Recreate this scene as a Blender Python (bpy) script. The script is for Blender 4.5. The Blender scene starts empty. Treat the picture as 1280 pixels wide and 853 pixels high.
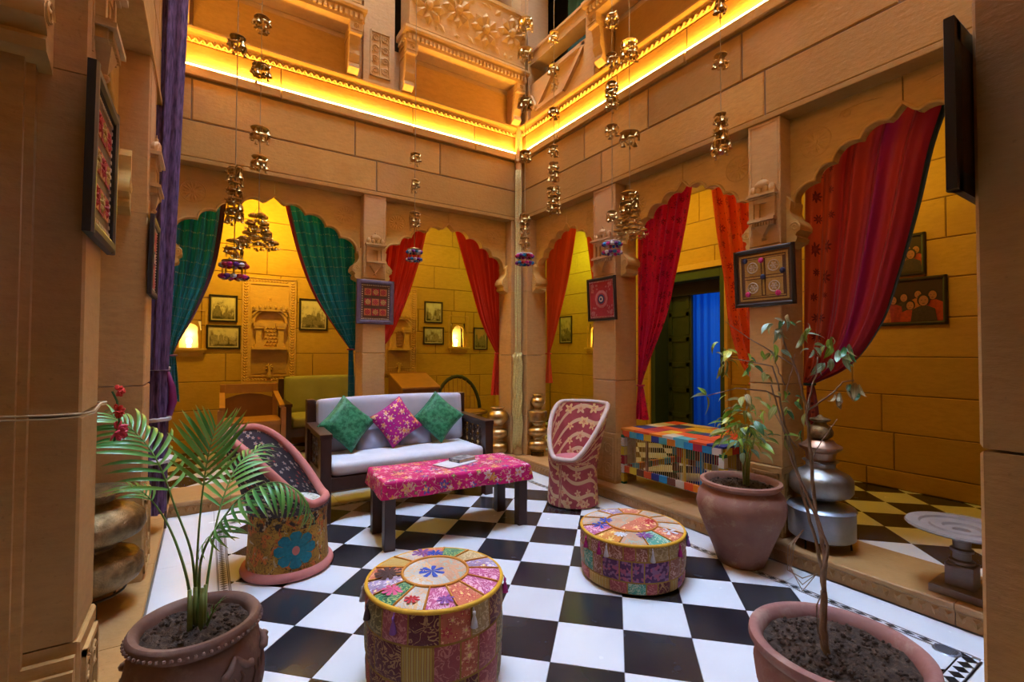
import bpy, bmesh, math, random
from mathutils import Vector, Matrix
from math import sin, cos, pi, sqrt, atan2, radians
R_ = random.Random(7)
SC = bpy.context.scene
COL = SC.collection
# ------------------------------------------------------------------ camera
cam_d = bpy.data.cameras.new('camera'); cam = bpy.data.objects.new('camera', cam_d); COL.objects.link(cam)
cam_d.sensor_width = 36.0; cam_d.lens = 592.25/1280*36.0; cam_d.clip_start = .05
_y, _p, _r = .9974, .0228, .0037
_F = Vector((cos(_p)*cos(_y), cos(_p)*sin(_y), sin(_p))); _R = Vector((sin(_y), -cos(_y), 0)); _U = _R.cross(_F)
_R2 = _R*cos(_r) + _U*sin(_r); _U2 = -_R*sin(_r) + _U*cos(_r)
cam.matrix_world = Matrix(((_R2.x, _U2.x, -_F.x, -3.133), (_R2.y, _U2.y, -_F.y, -4.689), (_R2.z, _U2.z, -_F.z, 1.3036), (0, 0, 0, 1)))
SC.camera = cam
# ------------------------------------------------------------------ sky, exposure, lights
w = bpy.data.worlds.new('sky'); SC.world = w; w.use_nodes = True
w.node_tree.nodes['Background'].inputs[0].default_value = (.52, .70, 1.0, 1)
w.node_tree.nodes['Background'].inputs[1].default_value = 40.0
SC.view_settings.view_transform = 'Standard'; SC.view_settings.look = 'None'
SC.view_settings.gamma = 1.0; SC.view_settings.use_curve_mapping = False
SC.view_settings.exposure = 0.10
try:
    SC.cycles.max_bounces = 8; SC.cycles.diffuse_bounces = 3; SC.cycles.sample_clamp_indirect = 6.0; SC.cycles.use_denoising = True
except Exception: pass
AMBER = (1.0, .64, .06); WARM = (1.0, .60, .14)
def lamp(name, loc, e, col, r=.08, rot=None, size=None):
    L = bpy.data.lights.new(name, 'AREA' if size else 'POINT'); L.energy = e; L.color = col
    if size: L.shape = 'RECTANGLE'; L.size, L.size_y = size
    else: L.shadow_soft_size = r
    o = bpy.data.objects.new(name, L); o.location = loc
    if rot: o.rotation_euler = rot
    COL.objects.link(o); return o
lamp('gallery_lamp', (-2.65, 1.15, 2.95), 88, AMBER, .10)
lamp('gallery_lamp', (-.70, 1.10, 3.0), 15, (1, .70, .08), .10)
lamp('gallery_lamp', (1.35, .95, 2.95), 22, (.70, 1.0, .06), .08)
lamp('gallery_lamp', (1.05, -1.0, 3.0), 30, AMBER, .10)
lamp('gallery_lamp', (1.05, -3.0, 3.0), 24, AMBER, .10)
lamp('gallery_lamp', (-4.6, -.6, 3.0), 14, AMBER, .10)
# ------------------------------------------------------------------ mesh helpers
class MB:
    def __init__(s): s.v = []; s.f = []; s.uv = []; s.m = []
    def add(s, vs, fs, uvs=None, mi=0):
        o = len(s.v); s.v += [tuple(v) for v in vs]; s.uv += (list(uvs) if uvs else [(v[0], v[1]) for v in vs])
        s.f += [tuple(i+o for i in f) for f in fs]; s.m += [mi]*len(fs); return s
    def box(s, x0, x1, y0, y1, z0, z1, mi=0):
        return s.add([(x0,y0,z0),(x1,y0,z0),(x1,y1,z0),(x0,y1,z0),(x0,y0,z1),(x1,y0,z1),(x1,y1,z1),(x0,y1,z1)],
                     [(0,3,2,1),(4,5,6,7),(0,1,5,4),(1,2,6,5),(2,3,7,6),(3,0,4,7)], mi=mi)
    def obox(s, c, ax, ay, az, mi=0):
        c, ax, ay, az = map(Vector, (c, ax, ay, az))
        vs = [c+ax*i+ay*j+az*k for k in (-1,1) for (i,j) in ((-1,-1),(1,-1),(1,1),(-1,1))]
        return s.add(vs, [(0,3,2,1),(4,5,6,7),(0,1,5,4),(1,2,6,5),(2,3,7,6),(3,0,4,7)], mi=mi)
    def bar(s, a, b, w, h, up=(0,0,1), mi=0):
        a, b = Vector(a), Vector(b); d = (b-a); l = d.length; d.normalize(); side = d.cross(Vector(up))
        if side.length < 1e-4: side = Vector((1,0,0))
        side.normalize(); u = side.cross(d)
        return s.obox((a+b)/2, side*w/2, d*l/2, u*h/2, mi)
    def block(s, u0, u1, z0, z1, w0, w1, c=.008, mi=0):
        # wall block in frame coords (u, w, v): chamfered front face at w1
        vs = [(u0,w0,z0),(u1,w0,z0),(u1,w0,z1),(u0,w0,z1),(u0,w1-c,z0),(u1,w1-c,z0),(u1,w1-c,z1),(u0,w1-c,z1),
              (u0+c,w1,z0+c),(u1-c,w1,z0+c),(u1-c,w1,z1-c),(u0+c,w1,z1-c)]
        fs = [(0,1,2,3)]
        for a in (0, 4):
            for i in range(4): j = (i+1) % 4; fs.append((a+i, a+4+i, a+4+j, a+j))
        fs.append((8,11,10,9)); return s.add(vs, fs, mi=mi)
    def prism(s, poly, d0, d1, axis='y', mi=0):
        n = len(poly)
        def P(p, d): return {'y': (p[0], d, p[1]), 'z': (p[0], p[1], d), 'x': (d, p[0], p[1])}[axis]
        vs = [P(p, d0) for p in poly] + [P(p, d1) for p in poly]
        fs = [tuple(range(n)), tuple(range(2*n-1, n-1, -1))] + [(i, (i+1) % n, n+(i+1) % n, n+i) for i in range(n)]
        return s.add(vs, fs, mi=mi)
    def tube(s, pts, r, seg=8, closed=False, cap=True, mi=0, squash=None):
        pts = [Vector(p) for p in pts]; n = len(pts); rs = r if isinstance(r, (list, tuple)) else [r]*n
        vs = []; uv = []; N = None; L = 0
        for i, p in enumerate(pts):
            a = pts[(i-1) % n] if (closed or i > 0) else p; b = pts[(i+1) % n] if (closed or i < n-1) else p
            t = (b-a); t = t.normalized() if t.length > 1e-9 else Vector((0,0,1))
            if N is None:
                N = t.cross(Vector((0,0,1)));
                if N.length < .05: N = t.cross(Vector((0,1,0)))
            N = (N - t*N.dot(t)); N = N.normalized() if N.length > 1e-6 else t.orthogonal().normalized()
            B = t.cross(N)
            if i: L += (p-pts[i-1]).length
            for k in range(seg):
                a_ = 2*pi*k/seg; vs.append(p + (N*cos(a_) + B*sin(a_))*rs[i]); uv.append((k/seg, L))
        fs = []
        for i in range(n if closed else n-1):
            j = (i+1) % n
            for k in range(seg): l = (k+1) % seg; fs.append((i*seg+k, i*seg+l, j*seg+l, j*seg+k))
        if cap and not closed: fs += [tuple(range(seg-1,-1,-1)), tuple(range((n-1)*seg, n*seg))]
        return s.add(vs, fs, uv, mi)
    def lathe(s, prof, seg=28, c=(0,0,0), fn=None, mi=0, cap=True):
        vs = []; uv = []; n = len(prof); L = 0
        for i, (r, z) in enumerate(prof):
            if i: L += math.hypot(r-prof[i-1][0], z-prof[i-1][1])
            for k in range(seg):
                a = 2*pi*k/seg; rr, zz = (fn(r, z, a) if fn else (r, z))
                vs.append((c[0]+rr*cos(a), c[1]+rr*sin(a), c[2]+zz)); uv.append((k/seg*2*pi*.25, L))
        fs = [(i*seg+k, i*seg+(k+1) % seg, (i+1)*seg+(k+1) % seg, (i+1)*seg+k) for i in range(n-1) for k in range(seg)]
        if cap: fs += [tuple(range(seg-1,-1,-1)), tuple(range((n-1)*seg, n*seg))]
        return s.add(vs, fs, uv, mi)
    def grid(s, f, nu, nv, mi=0, uvf=None):
        vs = []; uv = []
        for j in range(nv+1):
            for i in range(nu+1): vs.append(f(i/nu, j/nv)); uv.append(uvf(i/nu, j/nv) if uvf else (i/nu, j/nv))
        fs = [(j*(nu+1)+i, j*(nu+1)+i+1, (j+1)*(nu+1)+i+1, (j+1)*(nu+1)+i) for j in range(nv) for i in range(nu)]
        return s.add(vs, fs, uv, mi)
    def ball(s, c, r, seg=8, rings=5, mi=0):
        rx, ry, rz = r if isinstance(r, (tuple, list)) else (r, r, r)
        vs = [(c[0], c[1], c[2]-rz)]
        for i in range(1, rings):
            t = -pi/2 + pi*i/rings
            for k in range(seg): a = 2*pi*k/seg; vs.append((c[0]+rx*cos(t)*cos(a), c[1]+ry*cos(t)*sin(a), c[2]+rz*sin(t)))
        vs.append((c[0], c[1], c[2]+rz)); fs = []; T = len(vs)-1
        for k in range(seg):
            l = (k+1) % seg; fs.append((0, 1+l, 1+k)); fs.append((T, T-seg+k, T-seg+l))
            for i in range(rings-2): fs.append((1+i*seg+k, 1+i*seg+l, 1+(i+1)*seg+l, 1+(i+1)*seg+k))
        return s.add(vs, fs, mi=mi)
    def xf(s, M, start=0):
        s.v[start:] = [tuple(M @ Vector(v)) for v in s.v[start:]]; return s
    def mesh(s, name, mats=(), M=None, smooth=False, norm=True, bevel=0):
        me = bpy.data.meshes.new(name)
        vs = [tuple(M @ Vector(v)) for v in s.v] if M is not None else s.v
        me.from_pydata(vs, [], s.f)
        ul = me.uv_layers.new(name='UVMap')
        li = [0]*len(me.loops); me.loops.foreach_get('vertex_index', li)
        flat = [c for i in li for c in s.uv[i]]; ul.data.foreach_set('uv', flat)
        me.polygons.foreach_set('material_index', s.m)
        for m in (mats if isinstance(mats, (list, tuple)) else [mats]): me.materials.append(m)
        if norm or bevel:
            bm = bmesh.new(); bm.from_mesh(me)
            if norm: bmesh.ops.recalc_face_normals(bm, faces=bm.faces)
            if bevel: bmesh.ops.bevel(bm, geom=[e for e in bm.edges if e.is_manifold and e.calc_face_angle(0) > .6], offset=bevel, segments=2, affect='EDGES', profile=.6)
            bm.to_mesh(me); bm.free()
        if smooth:
            me.polygons.foreach_set('use_smooth', [True]*len(me.polygons))
            if smooth is not True:
                try: me.set_sharp_from_angle(angle=smooth)
                except Exception: pass
        me.update(); return me
    def build(s, name, mats, parent=None, M=None, smooth=False, norm=True, bevel=0, kind=None, loc=None):
        o = bpy.data.objects.new(name, s.mesh(name, mats, M, smooth, norm, bevel)); COL.objects.link(o)
        if parent is not None: o.parent = parent
        if kind: o['kind'] = kind
        if loc: o.location = loc
        return o
def inst(name, me, parent=None, loc=None, rot=None, scale=None, mat=None):
    o = bpy.data.objects.new(name, me); COL.objects.link(o)
    if parent is not None: o.parent = parent
    if loc: o.location = loc
    if rot: o.rotation_euler = rot
    if scale: o.scale = scale
    if mat: o.material_slots[0].link = 'OBJECT'; o.material_slots[0].material = mat
    return o
def thing(name, label, cat, loc=(0,0,0), rz=0, group=None):
    o = bpy.data.objects.new(name, None); COL.objects.link(o); o.location = loc; o.rotation_euler = (0,0,rz)
    o.empty_display_size = .05
    return tag(o, label, cat, group)
def tag(o, label, cat, group=None):
    o['label'] = label; o['category'] = cat
    if group: o['group'] = group
    return o
def struct(name):
    o = bpy.data.objects.new(name, None); COL.objects.link(o); o['kind'] = 'structure'; o.empty_display_size = .05; return o
def frame(org, ux, uy, ox, oy):
    # maps (u, w, v) -> world: u along the wall, w out towards the court, v up
    return Matrix(((ux, ox, 0, org[0]), (uy, oy, 0, org[1]), (0, 0, 1, org[2]), (0, 0, 0, 1)))
FB = frame((0,0,0), 1,0, 0,-1); FR = frame((0,0,0), 0,1, -1,0); FL = frame((-3.40,0,0), 0,1, 1,0); FF = frame((0,-4.40,0), 1,0, 0,1)
GB = frame((0,1.98,0), 1,0, 0,-1); GR = frame((1.98,0,0), 0,1, -1,0); GL = frame((-5.38,0,0), 0,1, 1,0); GF = frame((0,-6.40,0), 1,0, 0,1)
# ------------------------------------------------------------------ node helpers
class G:
    def __init__(s, name):
        s.m = bpy.data.materials.new(name); s.m.use_nodes = True; s.t = s.m.node_tree
        s.b = s.t.nodes['Principled BSDF']; s._c = {}
    def n(s, ty, props=None, **ins):
        nd = s.t.nodes.new(ty)
        for k, v in (props or {}).items(): setattr(nd, k, v)
        for k, v in ins.items():
            k = int(k[1:]) if k[0] == '_' else k.replace('_', ' '); s.set(nd.inputs[k], v)
        return nd
    def set(s, i, v):
        if isinstance(v, bpy.types.NodeSocket): s.t.links.new(v, i)
        elif isinstance(v, (tuple, list)) and i.type == 'RGBA' and len(v) == 3: i.default_value = (*v, 1)
        else: i.default_value = v
    def coord(s, k):
        if 'tc' not in s._c: s._c['tc'] = s.t.nodes.new('ShaderNodeTexCoord')
        if k == 'Pos':
            if 'geo' not in s._c: s._c['geo'] = s.t.nodes.new('ShaderNodeNewGeometry')
            return s._c['geo'].outputs['Position']
        return s._c['tc'].outputs[k]
    def rnd(s): return s.n('ShaderNodeObjectInfo').outputs['Random']
    def sc(s, v, x, y=None, z=None):
        y = x if y is None else y; z = x if z is None else z
        return s.n('ShaderNodeVectorMath', {'operation': 'MULTIPLY'}, _0=v, _1=(x, y, z)).outputs[0]
    def vadd(s, v, u): return s.n('ShaderNodeVectorMath', {'operation': 'ADD'}, _0=v, _1=u).outputs[0]
    def vsub(s, v, u): return s.n('ShaderNodeVectorMath', {'operation': 'SUBTRACT'}, _0=v, _1=u).outputs[0]
    def ma(s, op, a, b=0.0, c=0.0): return s.n('ShaderNodeMath', {'operation': op}, _0=a, _1=b, _2=c).outputs[0]
    def mix(s, f, a, b, bt='MIX'):
        nd = s.n('ShaderNodeMix', {'data_type': 'RGBA', 'blend_type': bt}); s.set(nd.inputs[0], f); s.set(nd.inputs[6], a); s.set(nd.inputs[7], b)
        return nd.outputs[2]
    def noise(s, v, scale=5, det=3, rough=.5, dist=0): return s.n('ShaderNodeTexNoise', None, Vector=v, Scale=scale, Detail=det, Roughness=rough, Distortion=dist).outputs[0]
    def vor(s, v, scale=5, rand=1.0, dim='3D', feat='F1'): return s.n('ShaderNodeTexVoronoi', {'voronoi_dimensions': dim, 'feature': feat}, Vector=v, Scale=scale, Randomness=rand)
    def ramp(s, f, stops, interp='LINEAR'):
        nd = s.n('ShaderNodeValToRGB'); s.set(nd.inputs[0], f); cr = nd.color_ramp; cr.interpolation = interp
        while len(cr.elements) < len(stops): cr.elements.new(.5)
        for e, (p, c) in zip(cr.elements, stops): e.position = p; e.color = (*c, 1) if len(c) == 3 else c
        return nd.outputs[0]
    def st(s, f, lo, hi): return s.n('ShaderNodeMapRange', None, Value=f, _1=lo, _2=hi).outputs[0]
    def sep(s, v): return s.n('ShaderNodeSeparateXYZ', None, Vector=v).outputs
    def comb(s, x, y, z=0.0): return s.n('ShaderNodeCombineXYZ', None, X=x, Y=y, Z=z).outputs[0]
    def bump(s, h, st=.3, d=.01):
        s.set(s.b.inputs['Normal'], s.n('ShaderNodeBump', None, Strength=st, Distance=d, Height=h).outputs[0]); return s
    def out(s, col, rough=.7, metal=0.0, **kw):
        s.set(s.b.inputs['Base Color'], col); s.set(s.b.inputs['Roughness'], rough); s.set(s.b.inputs['Metallic'], metal)
        for k, v in kw.items(): s.set(s.b.inputs[k.replace('_', ' ')], v)
        return s.m
def plain(name, c, rough=.6, metal=0.0, ns=12, amt=.15, bump=0, **kw):
    g = G(name); v = g.coord('Object'); f = g.noise(v, ns, 3)
    c2 = tuple(x*(1-amt*2) for x in c); col = g.mix(f, c2, tuple(min(1, x*(1+amt)) for x in c))
    if bump: g.bump(g.noise(v, ns*5, 3), bump, .005)
    return g.out(col, rough, metal, **kw)
def stone(name, c1, c2, bump=.25, var=.16, rough=.75, spec=.3):
    g = G(name); p = g.coord('Pos'); a = g.noise(p, 2.2, 5, .6); b = g.noise(p, 1.1, 4, .65); d = g.noise(p, 38, 3)
    col = g.mix(g.st(a, .3, .72), c1, c2); col = g.mix(g.st(b, .45, .8), col, tuple(x*.78 for x in c1))
    f = g.ma('ADD', 1-var, g.ma('MULTIPLY', g.rnd(), var*1.6)); col = g.mix(1.0, col, g.comb(f, f, f), 'MULTIPLY')
    sp = g.st(g.noise(p, 60, 2, .7), .66, .74); col = g.mix(g.ma('MULTIPLY', sp, .35), col, tuple(x*.4 for x in c1))
    e = g.noise(g.sc(p, 1, 1, 3.2), 13, 5, .65); col = g.mix(g.ma('MULTIPLY', g.st(e, .42, .70), .38), col, tuple(x*.70 for x in c1))
    bl = g.noise(g.vadd(p, (3,7,1)), 1.7, 2, .4); col = g.mix(g.ma('MULTIPLY', g.st(bl, .56, .66), .30), col, (c2[0]*.72, c2[1]*.62, c2[2]*1.0))
    g.bump(g.ma('ADD', g.ma('ADD', d, g.ma('MULTIPLY', e, 1.6)), g.ma('MULTIPLY', b, 1.0)), min(1, bump*.9), .0055)
    return g.out(col, rough, Specular_IOR_Level=spec)
def floral(g, v2, scale, petals, size, bgc, cols, seedv=(0,0,0), centre=(1,.9,.3), rand=.75):
    """small flowers scattered over a 2-D coordinate"""
    v = g.vadd(v2, seedv); vo = g.vor(v, scale, rand, '2D'); d = g.sc(g.vsub(v, vo.outputs['Position']), scale)
    x, y, _ = g.sep(d); r = g.ma('SQRT', g.ma('ADD', g.ma('MULTIPLY', x, x), g.ma('MULTIPLY', y, y)))
    th = g.ma('ARCTAN2', y, x); rc, gc, bc = g.sep(vo.outputs['Color'])
    edge = g.ma('MULTIPLY', g.ma('ADD', .72, g.ma('MULTIPLY', g.ma('COSINE', g.ma('ADD', g.ma('MULTIPLY', th, petals), g.ma('MULTIPLY', rc, 6.0))), .28)), g.ma('MULTIPLY', size, g.ma('ADD', .6, g.ma('MULTIPLY', gc, .6))))
    m = g.ma('LESS_THAN', r, edge); n = len(cols)
    fc = g.ramp(bc, [(i/n, c) for i, c in enumerate(cols)], 'CONSTANT')
    ring = g.ma('LESS_THAN', r, g.ma('MULTIPLY', edge, .38))
    return g.mix(m, bgc, g.mix(ring, fc, centre))
# ------------------------------------------------------------------ stone and tile materials
M = {}
M['stone'] = stone('sandstone', (.42,.215,.042), (.64,.365,.090), .4, .24)
M['stone_gal'] = stone('gallery_sandstone', (.48,.28,.045), (.60,.36,.075), .2, .08)
M['arch'] = stone('arch_sandstone', (.62,.37,.09), (.74,.47,.14), .15, .06)
M['stone_low'] = stone('threshold_sandstone', (.42,.22,.075), (.56,.33,.13), .3, .14, .5)
M['pillar'] = stone('pillar_sandstone', (.52,.29,.095), (.66,.40,.155), .3, .08)
M['carved'] = stone('carved_sandstone', (.55,.32,.11), (.68,.43,.18), .25, .05)
M['mortar'] = plain('mortar', (.20,.12,.055), .9, bump=.3)
M['ceil'] = plain('ceiling_stone', (.42,.27,.13), .9)
def tilemat(name, c, c2, rough):
    g = G(name); p = g.coord('Pos'); a = g.noise(p, 2.5, 3, .5); f = g.ma('ADD', .93, g.ma('MULTIPLY', g.rnd(), .12))
    col = g.mix(1.0, g.mix(g.st(a, .35, .75), c, c2), g.comb(f, f, f), 'MULTIPLY')
    return g.out(col, g.ma('ADD', rough, g.ma('MULTIPLY', g.noise(p, 9, 4), .25)), Specular_IOR_Level=.5)
M['white'] = tilemat('white_marble', (.76,.78,.80), (.68,.70,.73), .10)
M['black'] = tilemat('black_stone', (.012,.013,.018), (.045,.042,.045), .10)
M['inlay'] = plain('black_inlay', (.012,.012,.015), .3)
M['grout'] = plain('grout', (.22,.21,.20), .8)
M['metal_dark'] = plain('dark_iron', (.05,.045,.04), .5, .7)

# ------------------------------------------------------------------ diagonal chequer tiles
S_ = .305; RT2 = sqrt(2)
def clip(poly, x0, x1, y0, y1):
    for ax, s, lim in ((0,1,x0),(0,-1,x1),(1,1,y0),(1,-1,y1)):
        out = []; n = len(poly)
        for i in range(n):
            a, b = poly[i], poly[(i+1) % n]; da, db = s*(a[ax]-lim), s*(b[ax]-lim)
            if da >= 0: out.append(a)
            if (da >= 0) != (db >= 0):
                t = da/(da-db); out.append((a[0]+(b[0]-a[0])*t, a[1]+(b[1]-a[1])*t))
        poly = out
        if len(poly) < 3: return []
    return poly
def area(p): return abs(sum(p[i][0]*p[(i+1) % len(p)][1]-p[(i+1) % len(p)][0]*p[i][1] for i in range(len(p))))/2
def chequer(parent, x0, x1, y0, y1, z, ao, bo, hide=None, limit=295):
    # a = (x-y)/sqrt2, b = (x+y)/sqrt2 in tile units
    g_ = .0014; k = (S_/2-g_); full = MB(); rt = k*RT2
    full.prism([(0,-rt),(rt,0),(0,rt),(-rt,0)], -.012, 0, 'z')
    fm = {c: full.mesh('tile', M[c]) for c in ('black', 'white')}
    n = 0; rest = {'black': MB(), 'white': MB()}
    A = [ (x-y)/RT2/S_ for x in (x0,x1) for y in (y0,y1)]; B = [(x+y)/RT2/S_ for x in (x0,x1) for y in (y0,y1)]
    cells = [(i, j) for i in range(math.floor(min(A)-ao)-1, math.ceil(max(A)-ao)+1) for j in range(math.floor(min(B)-bo)-1, math.ceil(max(B)-bo)+1)]
    def ctr(i, j): a = (i+ao+.5)*S_; b = (j+bo+.5)*S_; return ((a+b)/RT2, (b-a)/RT2)
    cells.sort(key=lambda c: (ctr(*c)[0]+3.1)**2+(ctr(*c)[1]+4.7)**2)
    for i, j in cells:
        cx, cy = ctr(i, j); poly = [(cx,cy-rt),(cx+rt,cy),(cx,cy+rt),(cx-rt,cy)]; c = 'black' if (i+j) % 2 else 'white'
        q = clip(poly, x0, x1, y0, y1)
        if len(q) < 3 or area(q) < 2e-4: continue
        if hide and hide(cx, cy): continue
        if n >= limit: rest[c].prism(q, z-.012, z, 'z'); continue
        n += 1
        if area(q) > .998*area(poly): inst('tile', fm[c], parent, (cx, cy, z))
        else: MB().prism(q, z-.012, z, 'z').build('tile', M[c], parent)
    for c in rest:
        if rest[c].v: rest[c].build('far_tile', M[c], parent, kind='stuff')
X0, X1, Y0, Y1 = -3.36, -.12, -4.28, -.12
IX0, IX1, IY0, IY1 = -3.03, -.36, -4.03, -.50       # centre lines of the inlay
fl = MB().box(X0-.1, X1+.1, Y0-.1, Y1+.1, -.06, -.010).build('floor', M['grout']); fl['kind'] = 'structure'
chequer(fl, IX0+.035, IX1-.03, IY0+.03, IY1-.03, 0, (3.742 % 1), (-9.538 % 1))
# parity check of the nearest black tile is fixed below by construction (index sum odd = black)
# white border slabs round the chequer
def slabs(x0, x1, y0, y1, n, along):
    for k in range(n):
        if along == 'y': a, b = y0+(y1-y0)*k/n, y0+(y1-y0)*(k+1)/n; q = (x0, x1, a+.001, b-.001)
        else: a, b = x0+(x1-x0)*k/n, x0+(x1-x0)*(k+1)/n; q = (a+.001, b-.001, y0, y1)
        MB().box(q[0], q[1], q[2], q[3], -.012, 0).build('border_slab', M['white'], fl)
slabs(X0, IX0-.031, Y0, Y1, 4, 'y'); slabs(IX1+.026, X1, Y0, Y1, 4, 'y')
slabs(IX0-.029, IX1+.024, IY1+.026, Y1, 3, 'x'); slabs(IX0-.029, IX1+.024, Y0, IY0-.026, 3, 'x')
def inlay(a, b, wd, pitch):
    a, b = Vector((*a, 0)), Vector((*b, 0)); d = (b-a); L = d.length; d.normalize(); s = Vector((-d.y, d.x, 0))
    bg = MB().obox((a+b)/2+Vector((0,0,-.006)), d*L/2, s*(wd/2-.0005), (0,0,.006)).build('inlay_bed', M['white'], fl)
    m = MB()
    for sg in (-1, 1): m.obox((a+b)/2+s*sg*(wd/2-.005), d*L/2, s*.0025, (0,0,.0008))
    n = int(L/pitch)
    for k in range(n):
        c = a+d*(L*(k+.5)/n); hw = wd/2-.0085
        m.add([c-d*pitch*.5+Vector((0,0,.0008)), c-s*hw+Vector((0,0,.0008)), c+d*pitch*.5+Vector((0,0,.0008)), c+s*hw+Vector((0,0,.0008))], [(0,1,2,3)])
    o = m.build('inlay_diamonds', M['inlay'], fl, kind='stuff')
inlay((IX0, IY0), (IX0, IY1), .058, .030); inlay((IX1, IY0), (IX1, IY1), .048, .062)
inlay((IX0, IY1), (IX1, IY1), .040, .062); inlay((IX0, IY0), (IX1, IY0), .075, .055)
dg = thing('floor_drain', 'small round perforated metal drain set in the white border slabs', 'drain', (-.385, -3.955, .001))
MB().lathe([(0,0),(.040,0),(.046,.003),(.050,0)], 20, cap=False).build('rim', plain('drain_rim_steel', (.34,.37,.43), .4, .7), dg)
m = MB()
for k in range(-3, 4): m.box(k*.010-.002, k*.010+.002, -sqrt(.038**2-(k*.010)**2), sqrt(.038**2-(k*.010)**2), .003, .006)
m.build('grate', plain('drain_steel', (.30,.32,.36), .4, .8), dg, kind='stuff')
# gallery floors
def gfloor(nm, x0, x1, y0, y1, lim=295, hide=None):
    f = MB().box(x0, x1, y0, y1, .02, .099).build(nm, M['grout']); f['kind'] = 'structure'
    chequer(f, x0, x1, y0, y1, .11, .58, .20, limit=lim, hide=hide)
gfloor('floor_back', -3.77, 1.98, .37, 1.98, 200)
gfloor('floor_right', .37, 1.98, -6.4, .37, 290)
gfloor('floor_left', -5.38, -3.77, -6.4, 1.98, 60)
gfloor('floor_front', -3.77, .37, -6.4, -4.77, 30)
o = MB().box(-5.6, 2.2, -6.7, 2.3, -.12, -.065).build('floor_slab', M['mortar']); o['kind'] = 'structure'
# ------------------------------------------------------------------ thresholds (raised stone edge of the galleries)
def step(name, fr, u0, u1, out, nseg):
    st_ = struct(name); n = nseg
    for k in range(n):
        a, b = u0+(u1-u0)*k/n, u0+(u1-u0)*(k+1)/n
        prof = [(-.37,0),(out-.02,0),(out-.02,.070),(out-.004,.078),(out,.088),(out,.104),(out-.006,.11),(-.37,.11)]
        m = MB().prism(prof, a+.002, b-.002, 'x'); m.build('stone', M['stone_low'], st_, fr)
    m = MB(); L = u1-u0; c = int(L/.05)
    for i in range(c):
        u = u0+L*(i+.5)/c
        m.add([(u-.018,out-.021,.062),(u+.018,out-.021,.062),(u+.012,out-.021,.03),(u,out-.021,.012),(u-.012,out-.021,.03),(u,out-.010,.045)],
              [(0,1,5),(1,2,5),(2,3,5),(3,4,5),(4,0,5)])
        m.box(u-.024, u+.024, out-.022, out-.014, .066, .071)
    m.build('carved_border', M['stone_low'], st_, fr, norm=False, kind='stuff'); return st_
step('trim_1', FB, -3.77, .37, .13, 5); step('trim_2', FR, -4.77, 0.37, .12, 6)
step('trim_3', FL, -4.77, 0.37, .045, 6); step('trim_4', FF, -3.77, .37, .12, 5)
# ------------------------------------------------------------------ carved ornament helpers (frame coords u, w, v)
def scroll(m, c, r, turns, a0, dr, y, rad=.006, flip=1):
    pts = []
    for k in range(int(turns*12)+1):
        a = a0+flip*2*pi*k/12; q = r*(1-dr*k/(turns*12)); pts.append((c[0]+q*cos(a), y, c[1]+q*sin(a)))
    m.tube(pts, rad, 5)
def petal_flower(m, c, r, y, n=10, lift=.012, inner=.22):
    cu, cv = c; m.add(*_disc(cu, cv, r*inner, y, lift*1.3))
    for k in range(n):
        a = 2*pi*k/n; b = pi/n*.86
        def P(rr, aa, yy): return (cu+rr*cos(aa), yy, cv+rr*sin(aa))
        m.add([P(r*inner, a-b*.5, y), P(r*.72, a-b, y), P(r, a, y), P(r*.72, a+b, y), P(r*inner, a+b*.5, y), P(r*.66, a, y+lift)],
              [(0,1,5),(1,2,5),(2,3,5),(3,4,5),(4,0,5)])
def _disc(cu, cv, r, y, lift, n=10):
    vs = [(cu, y+lift, cv)] + [(cu+r*cos(2*pi*k/n), y+lift*.75, cv+r*sin(2*pi*k/n)) for k in range(n)] + [(cu+r*1.15*cos(2*pi*k/n), y, cv+r*1.15*sin(2*pi*k/n)) for k in range(n)]
    return vs, [(0, 1+k, 1+(k+1) % n) for k in range(n)] + [(1+k, 1+n+k, 1+n+(k+1) % n, 1+(k+1) % n) for k in range(n)]
def ring_strip(m, c, r, y, wd=.006, lift=.005, n=28):
    m.tube([(c[0]+r*cos(2*pi*k/n), y, c[1]+r*sin(2*pi*k/n)) for k in range(n)], wd, 4, closed=True)
def carved_panel(parent, fr, u0, u1, z0, z1, w, mat, seed=1, name='carved_panel', base=True, depth=.018):
    m = MB(); rr = random.Random(seed)
    if base: m.block(u0, u1, z0, z1, w-.02, w, .004)
    b = .014
    for (a0,a1,c0,c1) in ((u0,u1,z0,z0+b),(u0,u1,z1-b,z1),(u0,u0+b,z0,z1),(u1-b,u1,z0,z1)): m.box(a0,a1,w,w+depth,c0,c1)
    cu = (u0+u1)/2; H = z1-z0; W = u1-u0; n = max(2, int(H/(W*.55)))
    m.tube([(cu, w+depth*.4, z0+b), (cu, w+depth*.4, z1-b)], .006, 5)
    for k in range(n):
        zc = z0+b+(H-2*b)*(k+.5)/n; s = (H-2*b)/n*.46
        for sg in (-1, 1):
            scroll(m, (cu+sg*W*.24, zc), min(s, W*.20), 1.4, pi/2 - sg*pi/2, .75, w+depth*.4, .0055, sg)
            m.add(*_leaf(cu+sg*W*.10, zc+s*.5, s*.7, sg*.9, w+depth*.2, .008)); m.add(*_leaf(cu+sg*W*.38, zc-s*.6, s*.6, sg*.5, w+depth*.2, .008))
    return m.build(name, mat, parent, fr, kind='stuff' if parent is not None else None)
def _leaf(cu, cv, L, ang, y, lift):
    dx, dz = sin(ang)*L, cos(ang)*L; px, pz = cos(ang)*L*.28, -sin(ang)*L*.28
    return [(cu-dx/2, y, cv-dz/2), (cu+px, y, cv+pz), (cu+dx/2, y, cv+dz/2), (cu-px, y, cv-pz), (cu, y+lift, cv)], [(0,1,4),(1,2,4),(2,3,4),(3,0,4)]
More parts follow.
